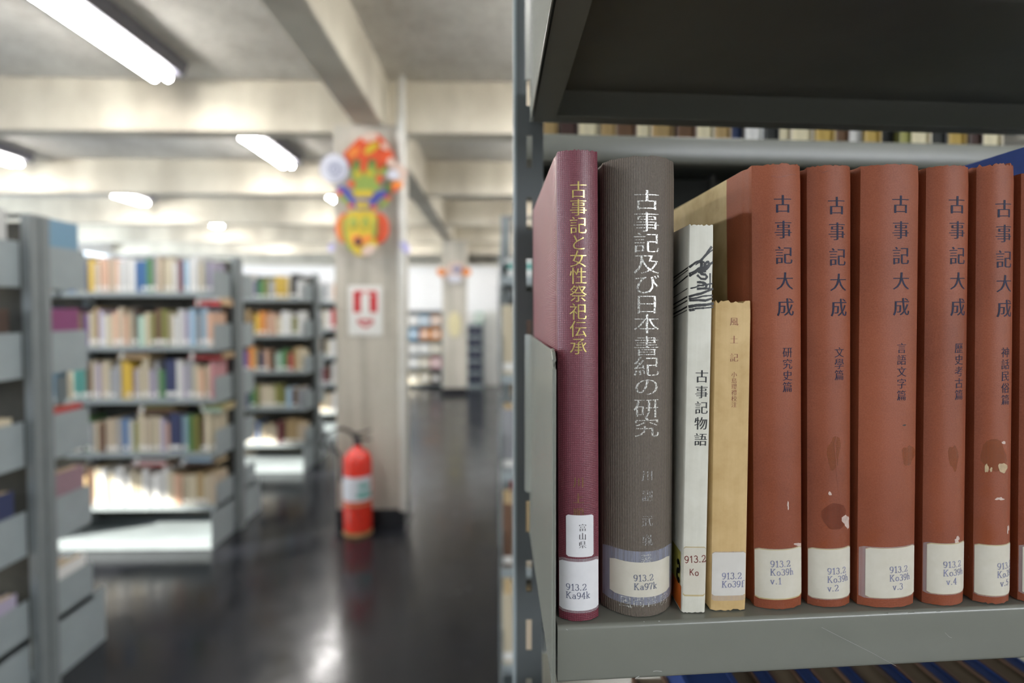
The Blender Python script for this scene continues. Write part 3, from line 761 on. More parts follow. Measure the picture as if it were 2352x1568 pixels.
for r_, (row, nm) in enumerate(zip(rows3, LV)):
    cols = [('light blue' if c == 'light-blue' else c) for c in row.split()]
    book_row(cols, XL - .06, YL[2] - .25, SURF[r_], .044, f'{nm} of third left rack', f'books on {nm} of the third left rack', hmin=.15, hmax=.22)
rows4 = ['orange peach white grey white', 'white red white cream grey', 'white white cream black beige', 'white white brown maroon grey', 'white white beige cream tan']
for r_, (row, nm) in enumerate(zip(rows4, LV)):
    book_row(row.split(), XL - .16, YL[3] - .25, SURF[r_], .055, f'{nm} of fourth left rack', f'books on {nm} of the fourth left rack', hmin=.18, hmax=.24)

# books at the aisle end of the nearest left rack, seen side-on above the end plates
ends_far = [('steel blue', 'tan'), ('plum', 'tan', 'brown'), ('red',), ('mauve', 'tan', 'beige'), ('white', 'light blue', 'orange')]
ends_near = [('white', 'peach', 'lilac'), ('dark brown', 'tan', 'brown'), ('cream', 'orange', 'white'), ('navy', 'black', 'navy'), ('lilac', 'grey', 'white')]
Hs = [.235, .215, .15, .215, .17]
for lv in range(5):
    for nm, rowc, fy, rz in (('far', ends_far[lv], YL[0] + .25, math.pi), ('near', ends_near[lv], YL[0] - .25, 0)):
        x = XL - .048
        for i, c in enumerate(rowc):
            wd = .03 + .012 * ((i + lv) % 2)
            far_book(x - wd / 2, fy, SURF[lv], wd * .97, .165, Hs[lv] - .01 * i, c,
                     f'{c} book, {ORD[i]} from aisle, {nm} side, {LV[lv]} of nearest left rack', f'books at the aisle end of {LV[lv]}, nearest left rack', rz)
            x -= wd
# paper stacks lying on the end books' neighbours
M['glossy_white'] = plain('glossy_white_cover', (.75, .75, .76), .12, var=.04, spec=.7)
def flat_stack(x, y, z, wd, dp, cols, label, group):
    zz = z
    for i, (c, th) in enumerate(cols):
        o = MB().box(-wd/2, wd/2, -dp/2, dp/2, 0, th).mat(1).box(-wd/2 + .002, wd/2 + .0006, -dp/2 + .002, dp/2 - .002, .0015, th - .0015).build('magazine', [M['cover'], M['page']], bevel=.0006)
        o.location = (x + random.uniform(-.006, .006), y + random.uniform(-.006, .006), zz + .0008); o.color = (*PAL[c], 1); o.rotation_euler[2] = random.uniform(-.05, .05)
        tag(o, f'{c} magazine lying flat, {ORD[i]} from bottom of {label}', 'magazine', group); zz += th + .0002
flat_stack(XL - .26, YL[0] - .15, SURF[4], .20, .19, [('lilac', .012), ('white', .01), ('plum', .012), ('lilac', .010), ('white', .008)], 'pile, lowest shelf, nearest left rack', 'magazine pile on the nearest left rack')
flat_stack(XR + .10, YR[0] - .15, SURF[0] + 0, .17, .20, [('white', .02), ('teal', .02), ('white', .015)], 'pile, top shelf, first right rack', 'pile on the first right rack')
# right-hand racks: the few books that show past the front post
rr_ = [['white', 'green', 'red'], ['cream', 'white', 'dark brown'], ['grey', 'white', 'beige'], ['brown', 'cream', 'tan'], ['cream', 'white', 'beige']]
for k, yr in enumerate(YR[:2]):
    for lv in range(5):
        x = XR + (.0045 if not (k == 0 and lv == 0) else .27)
        book_row(rr_[(lv + k) % 5], x, yr - .262, SURF[lv], .034, f'{LV[lv]} of the {"first" if k == 0 else "second"} right rack', f'books on {LV[lv]}, {"first" if k == 0 else "second"} right rack', sx=1)

# ------------------------------------------------------------------ far end of the aisle
def far_bookcase():
    yb = WY - .02; x0 = PY(925, 800, yb - .3).x - .35; x1 = PY(1018, 800, yb - .3).x
    z1 = EYE + .0
    r = empty('bookcase', ((x0 + x1) / 2, yb - .15, 0), 'low bookcase of coloured boxes against the white wall at the end of the aisle', 'bookcase')
    W = (x1 - x0) / 2
    MB().box(-W, -W + .03, -.15, .15, 0, z1).build('side_panel', M['steel_far'], r); MB().box(W - .03, W, -.15, .15, 0, z1).build('side_panel', M['steel_far'], r)
    MB().box(-W + .03, W - .03, .14, .15, .05, z1).build('backing_sheet', M['steel_post'], r)
    zs = [.08, .36, .62, .89, 1.14]
    for z in zs: MB().box(-W + .03, W - .03, -.15, .139, z - .03, z).build('shelf', M['steel_post'], r)
    MB().box(-W, W, -.15, .15, z1, z1 + .02).build('top_panel', M['steel_post'], r)
    cols = [['white', 'light blue', 'peach'], ['blue', 'orange', 'orange'], ['white', 'white', 'cream'], ['white', 'cream', 'pink'], ['cream', 'cream', 'black']]
    for lv, cs in enumerate(cols):
        z = zs[4 - lv]; n = 5; wd = (2 * W - .08) / n
        for i in range(n):
            c = cs[min(2, max(0, i - 2))]
            if lv == 4 and i > 3: c = 'dark brown'
            cc = 'blue' if c == 'blue' else c
            m = MB().box(-wd * .46, wd * .46, -.12, .12, 0, .19).mat(1).box(-wd * .25, wd * .25, -.122, -.12, .05, .14)
            o = m.build('archive_box', [M['cover'], M['label_far']], bevel=.003); o.color = (*PAL[cc], 1)
            if c == 'blue': o.color = (.08, .32, .55, 1)
            o.location = ((x0 + x1) / 2 - W + .04 + wd * (i + .5), yb - .15, z + .001)
            tag(o, f'{c} archive box, {ORD[i]} from the left, {["top", "second", "third", "fourth", "lowest"][lv]} shelf of far bookcase', 'box', 'boxes in the far bookcase')
far_bookcase()
M['navy_paint'] = plain('navy_cabinet_front', (.012, .018, .045), .4)
cx0 = PY(1073, 820, WY - .35).x; cx1 = PY(1111, 820, WY - .35).x
cb = empty('drawer_cabinet', ((cx0 + cx1) / 2, WY - .19, 0), 'grey cabinet with navy drawer fronts against the far white wall', 'cabinet')
cw = (cx1 - cx0) / 2
MB().box(-cw, cw, -.16, .16, 0, 1.19).build('cabinet_body', M['steel_far'], cb)
for i in range(5):
    z = .08 + i * .222
    d = MB().box(-cw + .02, cw - .03, -.18, -.161, z, z + .165).build('drawer', M['navy_paint'], cb, bevel=.004)
    MB().box(-.05, .05, -.195, -.18, z + .11, z + .125).build('handle', M['bare'], d)
for (xx, w_, h_, c) in ((-.09, .13, .18, 'white'), (.07, .16, .20, 'mint')):
    o = MB().box(-w_/2, w_/2, -.1, .1, 0, h_).mat(1).box(-w_/3, w_/3, -.102, -.1, h_*.3, h_*.7).build('archive_box', [M['cover'], M['label_far']], bevel=.003)
    o.location = ((cx0 + cx1) / 2 + xx, WY - .19, 1.1912); o.color = (*PAL[c], 1); tag(o, f'{c} box standing on the navy-fronted cabinet by the far wall', 'box')
dx0 = PY(1111, 800, WY - .02).x + .02; 
dd = empty('door_1', (dx0, WY - .03, 0)); struct(dd)
MB().box(0, .78, -.015, .012, 0, 1.42).build('door_leaf', M['sign_white'], dd); MB().box(.06, .10, -.045, -.015, .68, .72).build('door_handle', M['bare'], dd)

# ------------------------------------------------------------------ foreground rack (slightly racked out of square: its front runs away to the right)
ZS, ZU, ZLo = EYE - .1545, EYE + .183, EYE - .492
_a, _b = PZ(1282, 1439, ZS), PZ(2352, 1391, ZS)
SK = (_b.y - _a.y) / (_b.x - _a.x)
YF = _a.y - (_a.x - .03) * SK
LIPF = ZS - PY(1282, 1570, YF).z
def S(x, y, z): return (x, y + (x - .03) * SK, z)
fr = empty('shelving_rack', (.03, .52, 0), 'grey steel rack in sharp focus holding the worn brick red volumes', 'shelving rack', 'double-sided steel racks')
def fpart(m, name, mat, bevel=0, skew=True):
    def w_(x, y, z):
        if skew: x, y, z = S(x, y, z)
        return (x - .03, y - .52, z)
    m.warp(w_); return m.build(name, mat, fr, bevel=bevel, smooth=(name == 'shelf'))
# perforated end post
def perforated(x0, x1, y0, th, z0, z1, sx0, sx1, pitch, slot, phase):
    m = MB(); m.box(x0, sx0, y0, y0 + th, z0, z1); m.box(sx1, x1, y0, y0 + th, z0, z1)
    z = phase
    while z - pitch > z0: z -= pitch
    prev = z0
    while z < z1:
        m.box(sx0, sx1, y0, y0 + th, prev, z); prev = z + slot; z += pitch
    m.box(sx0, sx1, y0, y0 + th, prev, z1); return m
PYf = .478
pL = PY(1185, 700, PYf).x; pR = PY(1247, 700, PYf).x; sL = PY(1209, 700, PYf).x; sR = PY(1222, 700, PYf).x
phz = PY(1215, 386, PYf).z
m = perforated(pL, pR, PYf, .0016, 0, 2.3, sL, sR, .0515, .0272, phz)
m.box(pR - .0016, pR, PYf + .0016, PYf + .02, 0, 2.3)
fpart(m, 'post', M['steel_shaded'], skew=False)
fpart(MB().box(pL - .0016, pL + .0006, PYf - .0004, PYf + .036, 0, 2.3), 'post_flange', M['steel_far'], skew=False)  # same paint as the post; the lighter steel puts window light into colour
m = MB().box(.985, 1.01, .56, .56 + .0016, 0, 2.3).box(.985, .9866, .5616, .60, 0, 2.3)
fpart(m, 'post', M['steel_shaded'], skew=False)
# trays: folded sheet with a rounded front and back bend
def fold(m, x0, x1, y0, y1, zs, th, lip, ret, rad=.0022):
    def prof(R_, o):
        P = [(y0 + ret, zs - lip + o), (y0 + R_ + o, zs - lip + o)]
        P += [(y0 + o + R_ - R_ * math.sin(R(a)), zs - lip + o + R_ - R_ * math.cos(R(a))) for a in (30, 60, 90)]
        P += [(y0 + o + R_ - R_ * math.cos(R(a)), zs - o - R_ + R_ * math.sin(R(a))) for a in (0, 20, 40, 60, 80, 90)]
        Q = [(y0 + y1 - y, z) for y, z in reversed(P)]
        return P + Q
    m.prism(prof(rad, 0) + prof(rad - th * .6, th)[::-1], x0, x1, 'x')
    for a_, b_, q in ((x0, x0 + th, (x0, x0 + ret)), (x1 - th, x1, (x1 - ret, x1))):
        m.box(a_, b_, y0 + th * 1.5, y1 - th * 1.5, zs - lip + th, zs - th * 1.2)
        m.box(q[0], q[1], y0 + ret, y1 - ret, zs - lip, zs - lip + th)
    return m
EXP = 0.0297
YB = .470
for zs in (ZS, ZU, ZLo, EYE - .83):
    lp = LIPF if zs != ZU else .0282
    fpart(fold(MB(), EXP, .975, .252 if zs == ZU else YF, YB, zs, .0012, lp, .018), 'shelf', M['steel'])
    fpart(fold(MB(), EXP, .975, .585, .80, zs, .0012, lp, .018), 'shelf', M['steel'])
# end plates
def fplate(zs, front, back, hook):
    z0, z1 = zs - .030, zs + .1355
    m = MB().prism(plate_poly(front, back, z0, z1, .009), .0270, .0282, 'x')
    fpart(m, 'end_plate', M['steel'], bevel=.0004, skew=False)
    s = 1 if back > front else -1
    # rolled front hem
    hm = MB().tube([(.0276, front, z0), (.0276, front, z1 - .009)] + [(.0276, front + s * (.009 - .009 * math.cos(R(a))), z1 - .009 + .009 * math.sin(R(a))) for a in (30, 60, 90)], .00095, 8)
    fpart(hm, 'plate_hem', M['steel'], skew=False)
    if hook:
        fl = MB().prism([(.0270, back - .0005), (.0282, back - .0005), (.0236, back + s * .005), (.0232, back + s * .0035)], z0 + .035, z1, 'z')
        fpart(fl, 'plate_flange', M['steel'], skew=False)
fplate(ZS, .2700, .4635, True); fplate(ZU, .2700, .4635, True); fplate(ZLo, .2700, .4635, True)
for zs in (ZS, ZU, ZLo): fplate(zs, .80, .60, False)
fpart(MB().box(.985, .9866, .35, .53, ZS - .03, ZS + .13), 'end_plate', M['steel'], skew=False)
# paint scratches on the front lip
def lipstroke(pts, wd, nm='scratch'):
    q = []
    for px, py in pts:
        # point on the skewed front plane y = YF + (x-.03)*SK
        d = ray(px, py); t_ = (YF - .03 * SK) / (d.y - SK * d.x); q.append(CAM + d * t_)
    m = MB()
    for a_, b_ in zip(q, q[1:]):
        n_ = Vector((0, 0, wd)); o_ = Vector((0, -.00012, 0))
        m.face([a_ + o_ - n_, b_ + o_ - n_, b_ + o_ + n_, a_ + o_ + n_])
    m.warp(lambda x, y, z: (x - .03, y - .52, z)); m.build(nm, M['bare'], fr)
lipstroke([(1887, 1440), (1930, 1462), (1950, 1472), (2000, 1497), (2058, 1529)], .00007)
lipstroke([(2170, 1452), (2180, 1462), (2186, 1464)], .00005); lipstroke([(1300, 1444), (1304, 1446)], .0001, 'paint_chip')
for a_, b_ in ((2040, 2085), (2100, 2150), (2160, 2200), (1478, 1480), (1512, 1516)):
    lipstroke([(a_, 1434 - (a_ - 1280) * .035), (b_, 1434 - (b_ - 1280) * .035)], .00015, 'paint_chip')
lipstroke([(1500, 1541), (1508, 1540), (1520, 1541)], .00012, 'paint_chip'); lipstroke([(1460, 1556), (1468, 1552)], .0002, 'paint_chip')

# ------------------------------------------------------------------ detailed books
def make_book(name, label, L, Rr, Lb, Rb, ytop, ybot, cover, sag, depth=.152, board=.0028, style='round', yaw=0.0, fray=.0004, pages='page', seed=0, group=None, groove=.0011, boardmat=None, spinepart=.030):
    """pixel spine corners give position, width, height and lean; geometry is a real case binding"""
    base = PZ((Lb + Rb) / 2, ybot, ZS); Y = base.y; Y2 = Y + sag * .85
    topc = PY((L + Rr) / 2, ytop, Y)
    base.x = PY((Lb + Rb) / 2, ybot, Y2).x; topc.x = PY((L + Rr) / 2, ytop, Y2).x
    H = topc.z - ZS; lean = math.atan2(topc.x - base.x, H)
    W = ((Rr - L) + (Rb - Lb)) / 2 * Y2 / FPX
    lift = abs(math.sin(lean)) * W / 2
    root = empty(name, (base.x, Y, ZS + .0002 + fray * .6 + lift), label, 'book', group, rot=(0, lean, yaw))
    bpy.context.view_layer.update()
    h = W / 2
    if style == 'round':
        hs = h - groove * .6
        sp = lambda x: sag * min(1.3, abs(x) / hs) ** 2.3
        arcx = [-hs + 2 * hs * i / 22 for i in range(23)]
        out = [(-h, depth), (-h, spinepart), (-h, sag + .011), (-h + .0003, sag + .0085), (-h + groove, sag + .006), (-h + groove * .9, sag + .0035)]
        arcp = [(x, sp(x)) for x in arcx]
        outline = out + arcp + [(-x, y) for x, y in reversed(out)]
    else:
        hs = h - .0004
        sp = lambda x: sag * (abs(x) / hs) ** 4
        arcx = [-hs + 2 * hs * i / 14 for i in range(15)]
        out = [(-h, depth), (-h, spinepart), (-h, sag + .0012), (-h + .0001, sag + .0005)]
        outline = out + [(x, sp(x)) for x in arcx] + [(-x, y) for x, y in reversed(out)]
    # inner outline
    t_ = board
    inner = []
    for i, (x, y) in enumerate(outline):
        a_ = Vector(outline[max(0, i-1)]); b_ = Vector(outline[min(len(outline)-1, i+1)])
        d = (b_ - a_).normalized(); n_ = Vector((-d.y, d.x))
        if n_.dot(Vector((0, depth * .5)) - Vector((x, y))) < 0: n_ = -n_
        if x < -h * .92 and y > sag + .002: n_ = Vector((1, 0))
        if x > h * .92 and y > sag + .002: n_ = Vector((-1, 0))
        inner.append((x + n_.x * t_, y + n_.y * t_ * .8))
    rnd = random.Random(seed + 11)
    nz = 26; k = len(outline); m = MB()
    zl = [H * i / nz for i in range(nz + 1)]
    wob = [rnd.uniform(-1, 1) for _ in range(k)]; wob2 = [rnd.uniform(-1, 1) for _ in range(k)]
    def ring(pts, z, e, ins):
        for i, (x, y) in enumerate(pts):
            zz = z
            if y < sag + .004:
                if e > 0: zz += fray * wob[i]
                if e < 0: zz -= fray * .5 * wob2[i]
            m.v.append((x * (1 - ins), y + ins * .02 * (1 if y < sag + .01 else 0), zz))
    for j, z in enumerate(zl):
        ins = .012 if j in (0, nz) else 0
        ring(outline, z, 1 if j == nz else (-1 if j == 0 else 0), ins)
    b0 = len(m.v)
    for j, z in enumerate((0, H)): ring(inner, z, -1 if j == 0 else 1, 0)
    bm_ = 1 if boardmat else 0
    for j in range(nz):
        for i in range(k - 1):
            m.f.append((j*k+i, j*k+i+1, (j+1)*k+i+1, (j+1)*k+i)); ymid = min(outline[i][1], outline[i+1][1])
            m.mi.append(bm_ if ymid >= spinepart - 1e-6 else 0)
    for i in range(k - 1):
        m.f.append((b0+i, b0+k+i, b0+k+i+1, b0+i+1)); m.mi.append(0)
        m.f.append((i, b0+i, b0+i+1, i+1)); m.mi.append(0)
        T = nz * k; m.f.append((T+i, T+i+1, b0+k+i+1, b0+k+i)); m.mi.append(0)
    for i in (0, k - 1):
        m.f.append((i, nz*k+i, b0+k+i, b0+i)); m.mi.append(0)
    # close the board edges along the fore edge in slices
    case = m.build('cover', [cover] + ([boardmat] if boardmat else []), root, smooth=True)
    pb = MB(); iy = sag + t_ + .001
    pw = h - t_ * 1.05
    ins = .0035 if style == 'round' else .0003
    pb.prism([(-pw, depth - ins), (-pw, iy)] + [(pw * .9 * x / hs, sp(x) + t_ * 1.1) for x in arcx[3:-3]] + [(pw, iy), (pw, depth - ins)] + ([(0, depth - ins - .004)] if style == 'round' else []), ins, H - ins)
    pb.build('page_block', M[pages], root)
    info = dict(root=root, sp=sp, hs=hs, H=H, W=W, Y=Y, sag=sag, n=1 if style == 'round' else 0)
    minv = (Matrix.Translation(root.location) @ root.rotation_euler.to_matrix().to_4x4()).inverted()
    def loc(px, py):
        o_ = minv @ CAM; d_ = minv.to_3x3() @ ray(px, py)
        t2 = -o_.y / d_.y
        for _ in range(4):
            p_ = o_ + d_ * t2
            yy = sp(max(-hs, min(hs, p_.x)))
            t2 = (yy - o_.y) / d_.y
        p_ = o_ + d_ * t2; return p_.x, p_.z
    info['loc'] = loc; info['cuts'] = [hs * c / 10 for c in range(-9, 10)] if style == 'round' else [hs * .5, hs * .7, hs * .85, -hs * .5, -hs * .7, -hs * .85]
    return info
def title(bk, chars, size, mat, thin=.018, off=.00009, name='spine_lettering', squash=1.0, parent=None, tall=1.0, fat=.35):
    parts = []
    s = size * bk['Y'] / FPX
    for ch, px, py in chars:
        v, f = cjk(ch, thin, fat); cx, cz = bk['loc'](px, py)
        parts.append(([(cx + x * s * squash, cz + y * s * tall) for x, y in v], f))
    v, f = sheet2d(parts)
    return on_spine(name, v, f, bk['sp'], off, mat, parent or bk['root'], bk['cuts'])
def label_patch(bk, x0, x1, ytop, ybot, mat, off=.00016, name='call_label', tilt=0.0, under=None):
    ym = (ytop + ybot) / 2
    a_ = bk['loc'](x0, ym)[0]; b_ = bk['loc'](x1, ym)[0]; xm = (x0 + x1) / 2
    a_ = max(a_, -bk['hs'] + .0002); b_ = min(b_, bk['hs'] - .0002)
    z1 = bk['loc'](xm, ytop)[1]; z0 = bk['loc'](xm, ybot)[1]
    return patch(name, a_, b_, z0, z1, bk['sp'], off, mat, bk['root'], tilt=tilt)
def typeset(bk, lines, cap, mat, parent, off=.00030, serif=True, rot=0.0, a=.062, b=.034, name='lettering', squash=1.0):
    parts = []; s = cap * bk['Y'] / FPX
    for text, px, py in lines:   # px,py: left end of the line, middle height
        v, f, wd = typed(text, s, serif, a, b); cx, cz = bk['loc'](px, py)
        c_, s_ = math.cos(rot), math.sin(rot)
        parts.append(([(cx + (x * c_ * squash - (y - s/2) * s_), cz + (x * s_ + (y - s/2) * c_)) for x, y in v], f))
    v, f = sheet2d(parts)
    return on_spine(name, v, f, bk['sp'], off, mat, parent, bk['cuts'])

# book 1: maroon
b1 = make_book('book', 'tall maroon woven-cloth book with gold lettering and two white labels, leftmost', 1276, 1376, 1283, 1377, 346, 1429, M['maroon'], .0045, depth=.168, seed=1, yaw=R(.35), groove=.0005)
title(b1, [(c, 1328.5, y) for c, y in zip('古事記と女性祭祀伝承', (435, 476, 517, 556, 594, 633, 674, 715, 755, 795))], 42, M['gold'], .016, fat=0)
title(b1, [('川', 1329, 1107), ('上', 1329, 1144), ('順', 1329, 1178)], 27, M['gold_dull'], .016)
u1 = label_patch(b1, 1300, 1363, 1183, 1279, M['sticker_white'], tilt=-.02, name='place_label')
title(b1, [('富', 1338, 1211), ('山', 1338, 1231), ('県', 1338, 1250)], 19, M['type_ink_dark'], .02, off=.00028, parent=u1, name='lettering')
label_patch(b1, 1280, 1377, 1283, 1408, M['tape_soft'], .00012, 'tape')
l1 = label_patch(b1, 1281, 1376, 1290, 1402, M['sticker_white'], .00018)
typeset(b1, [('913.2', 1300, 1345), ('Ka94k', 1300, 1364)], 15, M['type_ink'], l1, rot=.01)
# book 2: grey-brown ribbed
b2 = make_book('book', 'thick grey-brown ribbed-cloth book with silver lettering, second from the left', 1379, 1557, 1383, 1545, 360, 1419, M['ribbed'], .0125, depth=.165, seed=2, groove=.0006)
title(b2, [(c, 1486, y) for c, y in zip('古事記及び日本書紀の研究', (459, 509, 557, 606, 652, 698, 743, 794, 841, 887, 937, 981))], 66, M['silver'], .018, tall=.76, fat=0)
title(b2, [('川', 1487, 1092), ('副', 1487, 1138), ('武', 1487, 1196), ('胤', 1487, 1240)], 29, M['silver_worn'], .018)
label_patch(b2, 1384, 1546, 1266, 1389, M['tape'], .00014, 'tape')
title(b2, [('著', 1484, 1284)], 28, M['silver'], .018, off=.00018)
title(b2, [('風', 1437, 1381), ('間', 1467, 1381), ('書', 1497, 1379), ('房', 1525, 1374)], 29, M['silver'], .018, off=.00018)
l2 = label_patch(b2, 1400, 1537, 1291, 1371, M['sticker_cream'], .00026, tilt=.004)
typeset(b2, [('913.2', 1455, 1326), ('Ka97k', 1456, 1346)], 15, M['type_ink'], l2, off=.00038, rot=.02)
# book 3: ivory paperback
b3 = make_book('book', 'slim ivory paperback with black brush strokes and handwritten call number', 1583, 1640, 1564, 1621, 519, 1409, M['ivory'], .0004, depth=.135, style='flat', board=.0009, fray=.0005, seed=3, yaw=R(-1.2))
title(b3, [(c, x, y) for c, x, y in zip('古事記物語', (1612, 1611.5, 1611, 1610, 1609), (864, 900, 936, 972, 1009))], 32, M['black_ink'], .010, fat=1.8, name='spine_lettering')
def brush(bk, lines, mat, name='brush_strokes'):
    v, f = [], []
    k_ = bk['Y'] / FPX
    for pts, wd in lines:
        q = [bk['loc'](*p) for p in pts]; fine = []
        for (x0, y0), (x1, y1) in zip(q, q[1:]):
            for i in range(5): fine.append((x0 + (x1-x0)*i/5, y0 + (y1-y0)*i/5))
        fine.append(q[-1]); r_ = random.Random(len(v))
        for i in range(len(fine) - 1):
            h_ = wd * 1.45 * k_ * r_.uniform(.75, 1.15) / 2; stroke(v, f, [fine[i], fine[i+1]], h_, h_)
    return on_spine(name, v, f, bk['sp'], .0001, mat, bk['root'], bk['cuts'])
BL = [([(1584, 613), (1597, 603), (1610, 598), (1622, 584), (1634, 567)], 3.6), ([(1598, 608), (1612, 597), (1624, 584), (1636, 574)], 2.0),
      ([(1584, 633), (1596, 626), (1608, 618), (1622, 612), (1636, 603)], 3.8), ([(1583, 628), (1596, 622), (1606, 615)], 2.4),
      ([(1586, 662), (1596, 660), (1606, 656), (1636, 651)], 2.2), ([(1583, 681), (1596, 677), (1610, 674), (1637, 663)], 4.0),
      ([(1583, 686), (1600, 684), (1614, 680), (1636, 678)], 2.6), ([(1584, 690), (1604, 689), (1620, 690), (1636, 685)], 4.0),
      ([(1583, 704), (1600, 701), (1620, 700), (1638, 697)], 4.6), ([(1583, 711), (1600, 708), (1620, 707), (1638, 705)], 2.6),
      ([(1584, 714), (1596, 712)], 1.8)]
brush(b3, BL, M['black_ink'])
GL = [([(1602, 602), (1617, 602)], 3.2), ([(1612, 600), (1611, 612), (1604, 624), (1614, 622), (1624, 616), (1630, 608), (1626, 601), (1620, 604), (1617, 614), (1619, 624)], 4.2),
      ([(1603, 616), (1612, 628)], 5.0), ([(1602, 632), (1610, 640), (1620, 641), (1624, 636), (1620, 630), (1612, 630)], 3.4), ([(1631, 628), (1631, 648)], 2.6),
      ([(1602, 648), (1610, 648), (1618, 650), (1623, 656), (1620, 662), (1602, 663)], 4.0), ([(1631, 648), (1630, 662), (1620, 663)], 3.0), ([(1602, 655), (1616, 656)], 2.6)]
brush(b3, GL, M['black_ink'], 'logo_mark')
# sheet of the left cover: strokes carry on round the fold
def side_strokes(bk, lines, mat):
    m = MB(); h_ = bk['W'] / 2; k_ = bk['Y'] / FPX
    for (y0, p0), (y1, p1), wd in lines:
        z0 = bk['loc'](1584, p0)[1]; z1 = bk['loc'](1584, p1)[1]; w_ = wd * k_ / 2
        m.face([(-h_ - .0001, y0, z0 - w_), (-h_ - .0001, y1, z1 - w_), (-h_ - .0001, y1, z1 + w_), (-h_ - .0001, y0, z0 + w_)])
    m.build('brush_strokes', mat, bk['root'], fix=False)
side_strokes(b3, [((.001, 614), (.03, 634), 3.6), ((.001, 620), (.03, 642), 2.2), ((.001, 633), (.03, 660), 3.6), ((.001, 662), (.03, 684), 2), ((.001, 681), (.03, 702), 3.6), ((.001, 690), (.03, 712), 3.0), ((.001, 704), (.03, 726), 4), ((.001, 712), (.03, 734), 2.2)], M['black_ink'])
M['orange_print'] = plain('orange_print', (.62, .14, .02), .45); M['olive_print'] = plain('olive_yellow_print', (.38, .34, .08), .45)
m = MB(); h_ = b3['W'] / 2
m.face([(-h_ - .0001, .0012, .0008), (-h_ - .0001, .05, .0008), (-h_ - .0001, .05, .013), (-h_ - .0001, .0012, .013)]); m.build('orange_block', M['orange_print'], b3['root'], fix=False)
m = MB(); m.face([(-h_ - .0001, .003, .0131), (-h_ - .0001, .05, .0131), (-h_ - .0001, .05, .030), (-h_ - .0001, .003, .030)]); m.build('olive_block', M['olive_print'], b3['root'], fix=False)
m = MB(); vs_, fs_, _w = typed('S', .010, False, .13)
m.v = [(-h_ - .00025, .0035 + x * .9, .014 + y) for x, y in vs_]; m.f = fs_; m.mi = [0] * len(fs_); m.build('printed_letter', M['black_ink'], b3['root'], fix=False)
l3b = label_patch(b3, 1566, 1622, 1255, 1369, M['sticker_age'], .00010, 'label_glue_edge')
l3 = label_patch(b3, 1566, 1622, 1257, 1365, M['sticker_cream'], .00018)
typeset(b3, [('913.2', 1572, 1284)], 16, M['pen_red'], l3, serif=False, a=.055, rot=.06)
typeset(b3, [('K', 1583, 1313), ('o', 1596, 1314)], 15, M['pen_red'], l3, serif=False, a=.055, rot=.02)
# book 4: small tan
b4 = make_book('book', 'small tan paper-covered book, shortest in the row, with reddish lettering', 1641, 1727, 1629, 1715, 697, 1404, M['tan'], .0006, depth=.115, style='flat', board=.0012, fray=.0009, seed=4, yaw=R(1.0))
title(b4, [('風', 1686, 738), ('土', 1686, 780), ('記', 1686, 821)], 21, M['brown_ink'], .022)
title(b4, [(c, 1686, y) for c, y in zip('小島瓔禮校注', (860, 874, 887.5, 901, 915, 929))], 14, M['brown_ink'], .015)
label_patch(b4, 1630, 1716, 1266, 1379, M['tape_soft'], .0001, 'tape')
l4 = label_patch(b4, 1630, 1716, 1268, 1367, M['sticker_bluish'], .00018)
typeset(b4, [('913.2', 1658, 1322), ('Ko39f', 1658, 1341)], 15, M['type_ink_blue'], l4)
# the brick-red volumes
kanji = '古事記大成'
vols = [
 (1722, 1845, 1728, 1847, 379, 1402, (1798, 1805), (468, 527, 586, 645, 705), '研究史篇', (1809, 809, 26.5), (1732, 1846, 1262, 1374), (1769, 1294), 'v.1', 'first'),
 (1848, 1962, 1852, 1957, 382, 1397, (1922, 1928), (472, 531, 590, 648, 706), '文學篇', (1928, 809, 26), (1854, 1957, 1261, 1374), (1900, 1311), 'v.2', 'second'),
 (1970, 2121, 1966, 2104, 379, 1398, (2069, 2071), (469, 528, 587, 645, 704), '言語文字篇', (2071, 799, 27.2), (1986, 2104, 1258, 1372), (2043, 1308), 'v.3', 'third'),
 (2125, 2232, 2112, 2221, 382, 1393, (2199, 2202), (470, 528, 587, 645, 705), '歷史考古篇', (2203, 799, 26.8), (2128, 2220, 1249, 1363), (2166, 1296), 'v.4', 'fourth'),
 (2240, 2337, 2230, 2326, 381, 1391, (2307, 2309), (479, 536, 595, 651, 708), '神話民俗篇', (2310, 809, 27.2), (2238, 2325, 1252, 1367), (2290, 1300), 'v.5', 'fifth')]
descr = ['worn brick red volume with a crease at its head, beside the small tan book', 'worn brick red volume, its short navy subtitle and dented head, second of its set',
         'widest brick red volume, third of its set, with a dark speck on the spine', 'worn brick red volume with orange stain, fourth of its set', 'badly scuffed brick red volume with pale glue spots and frayed head']
VB = []
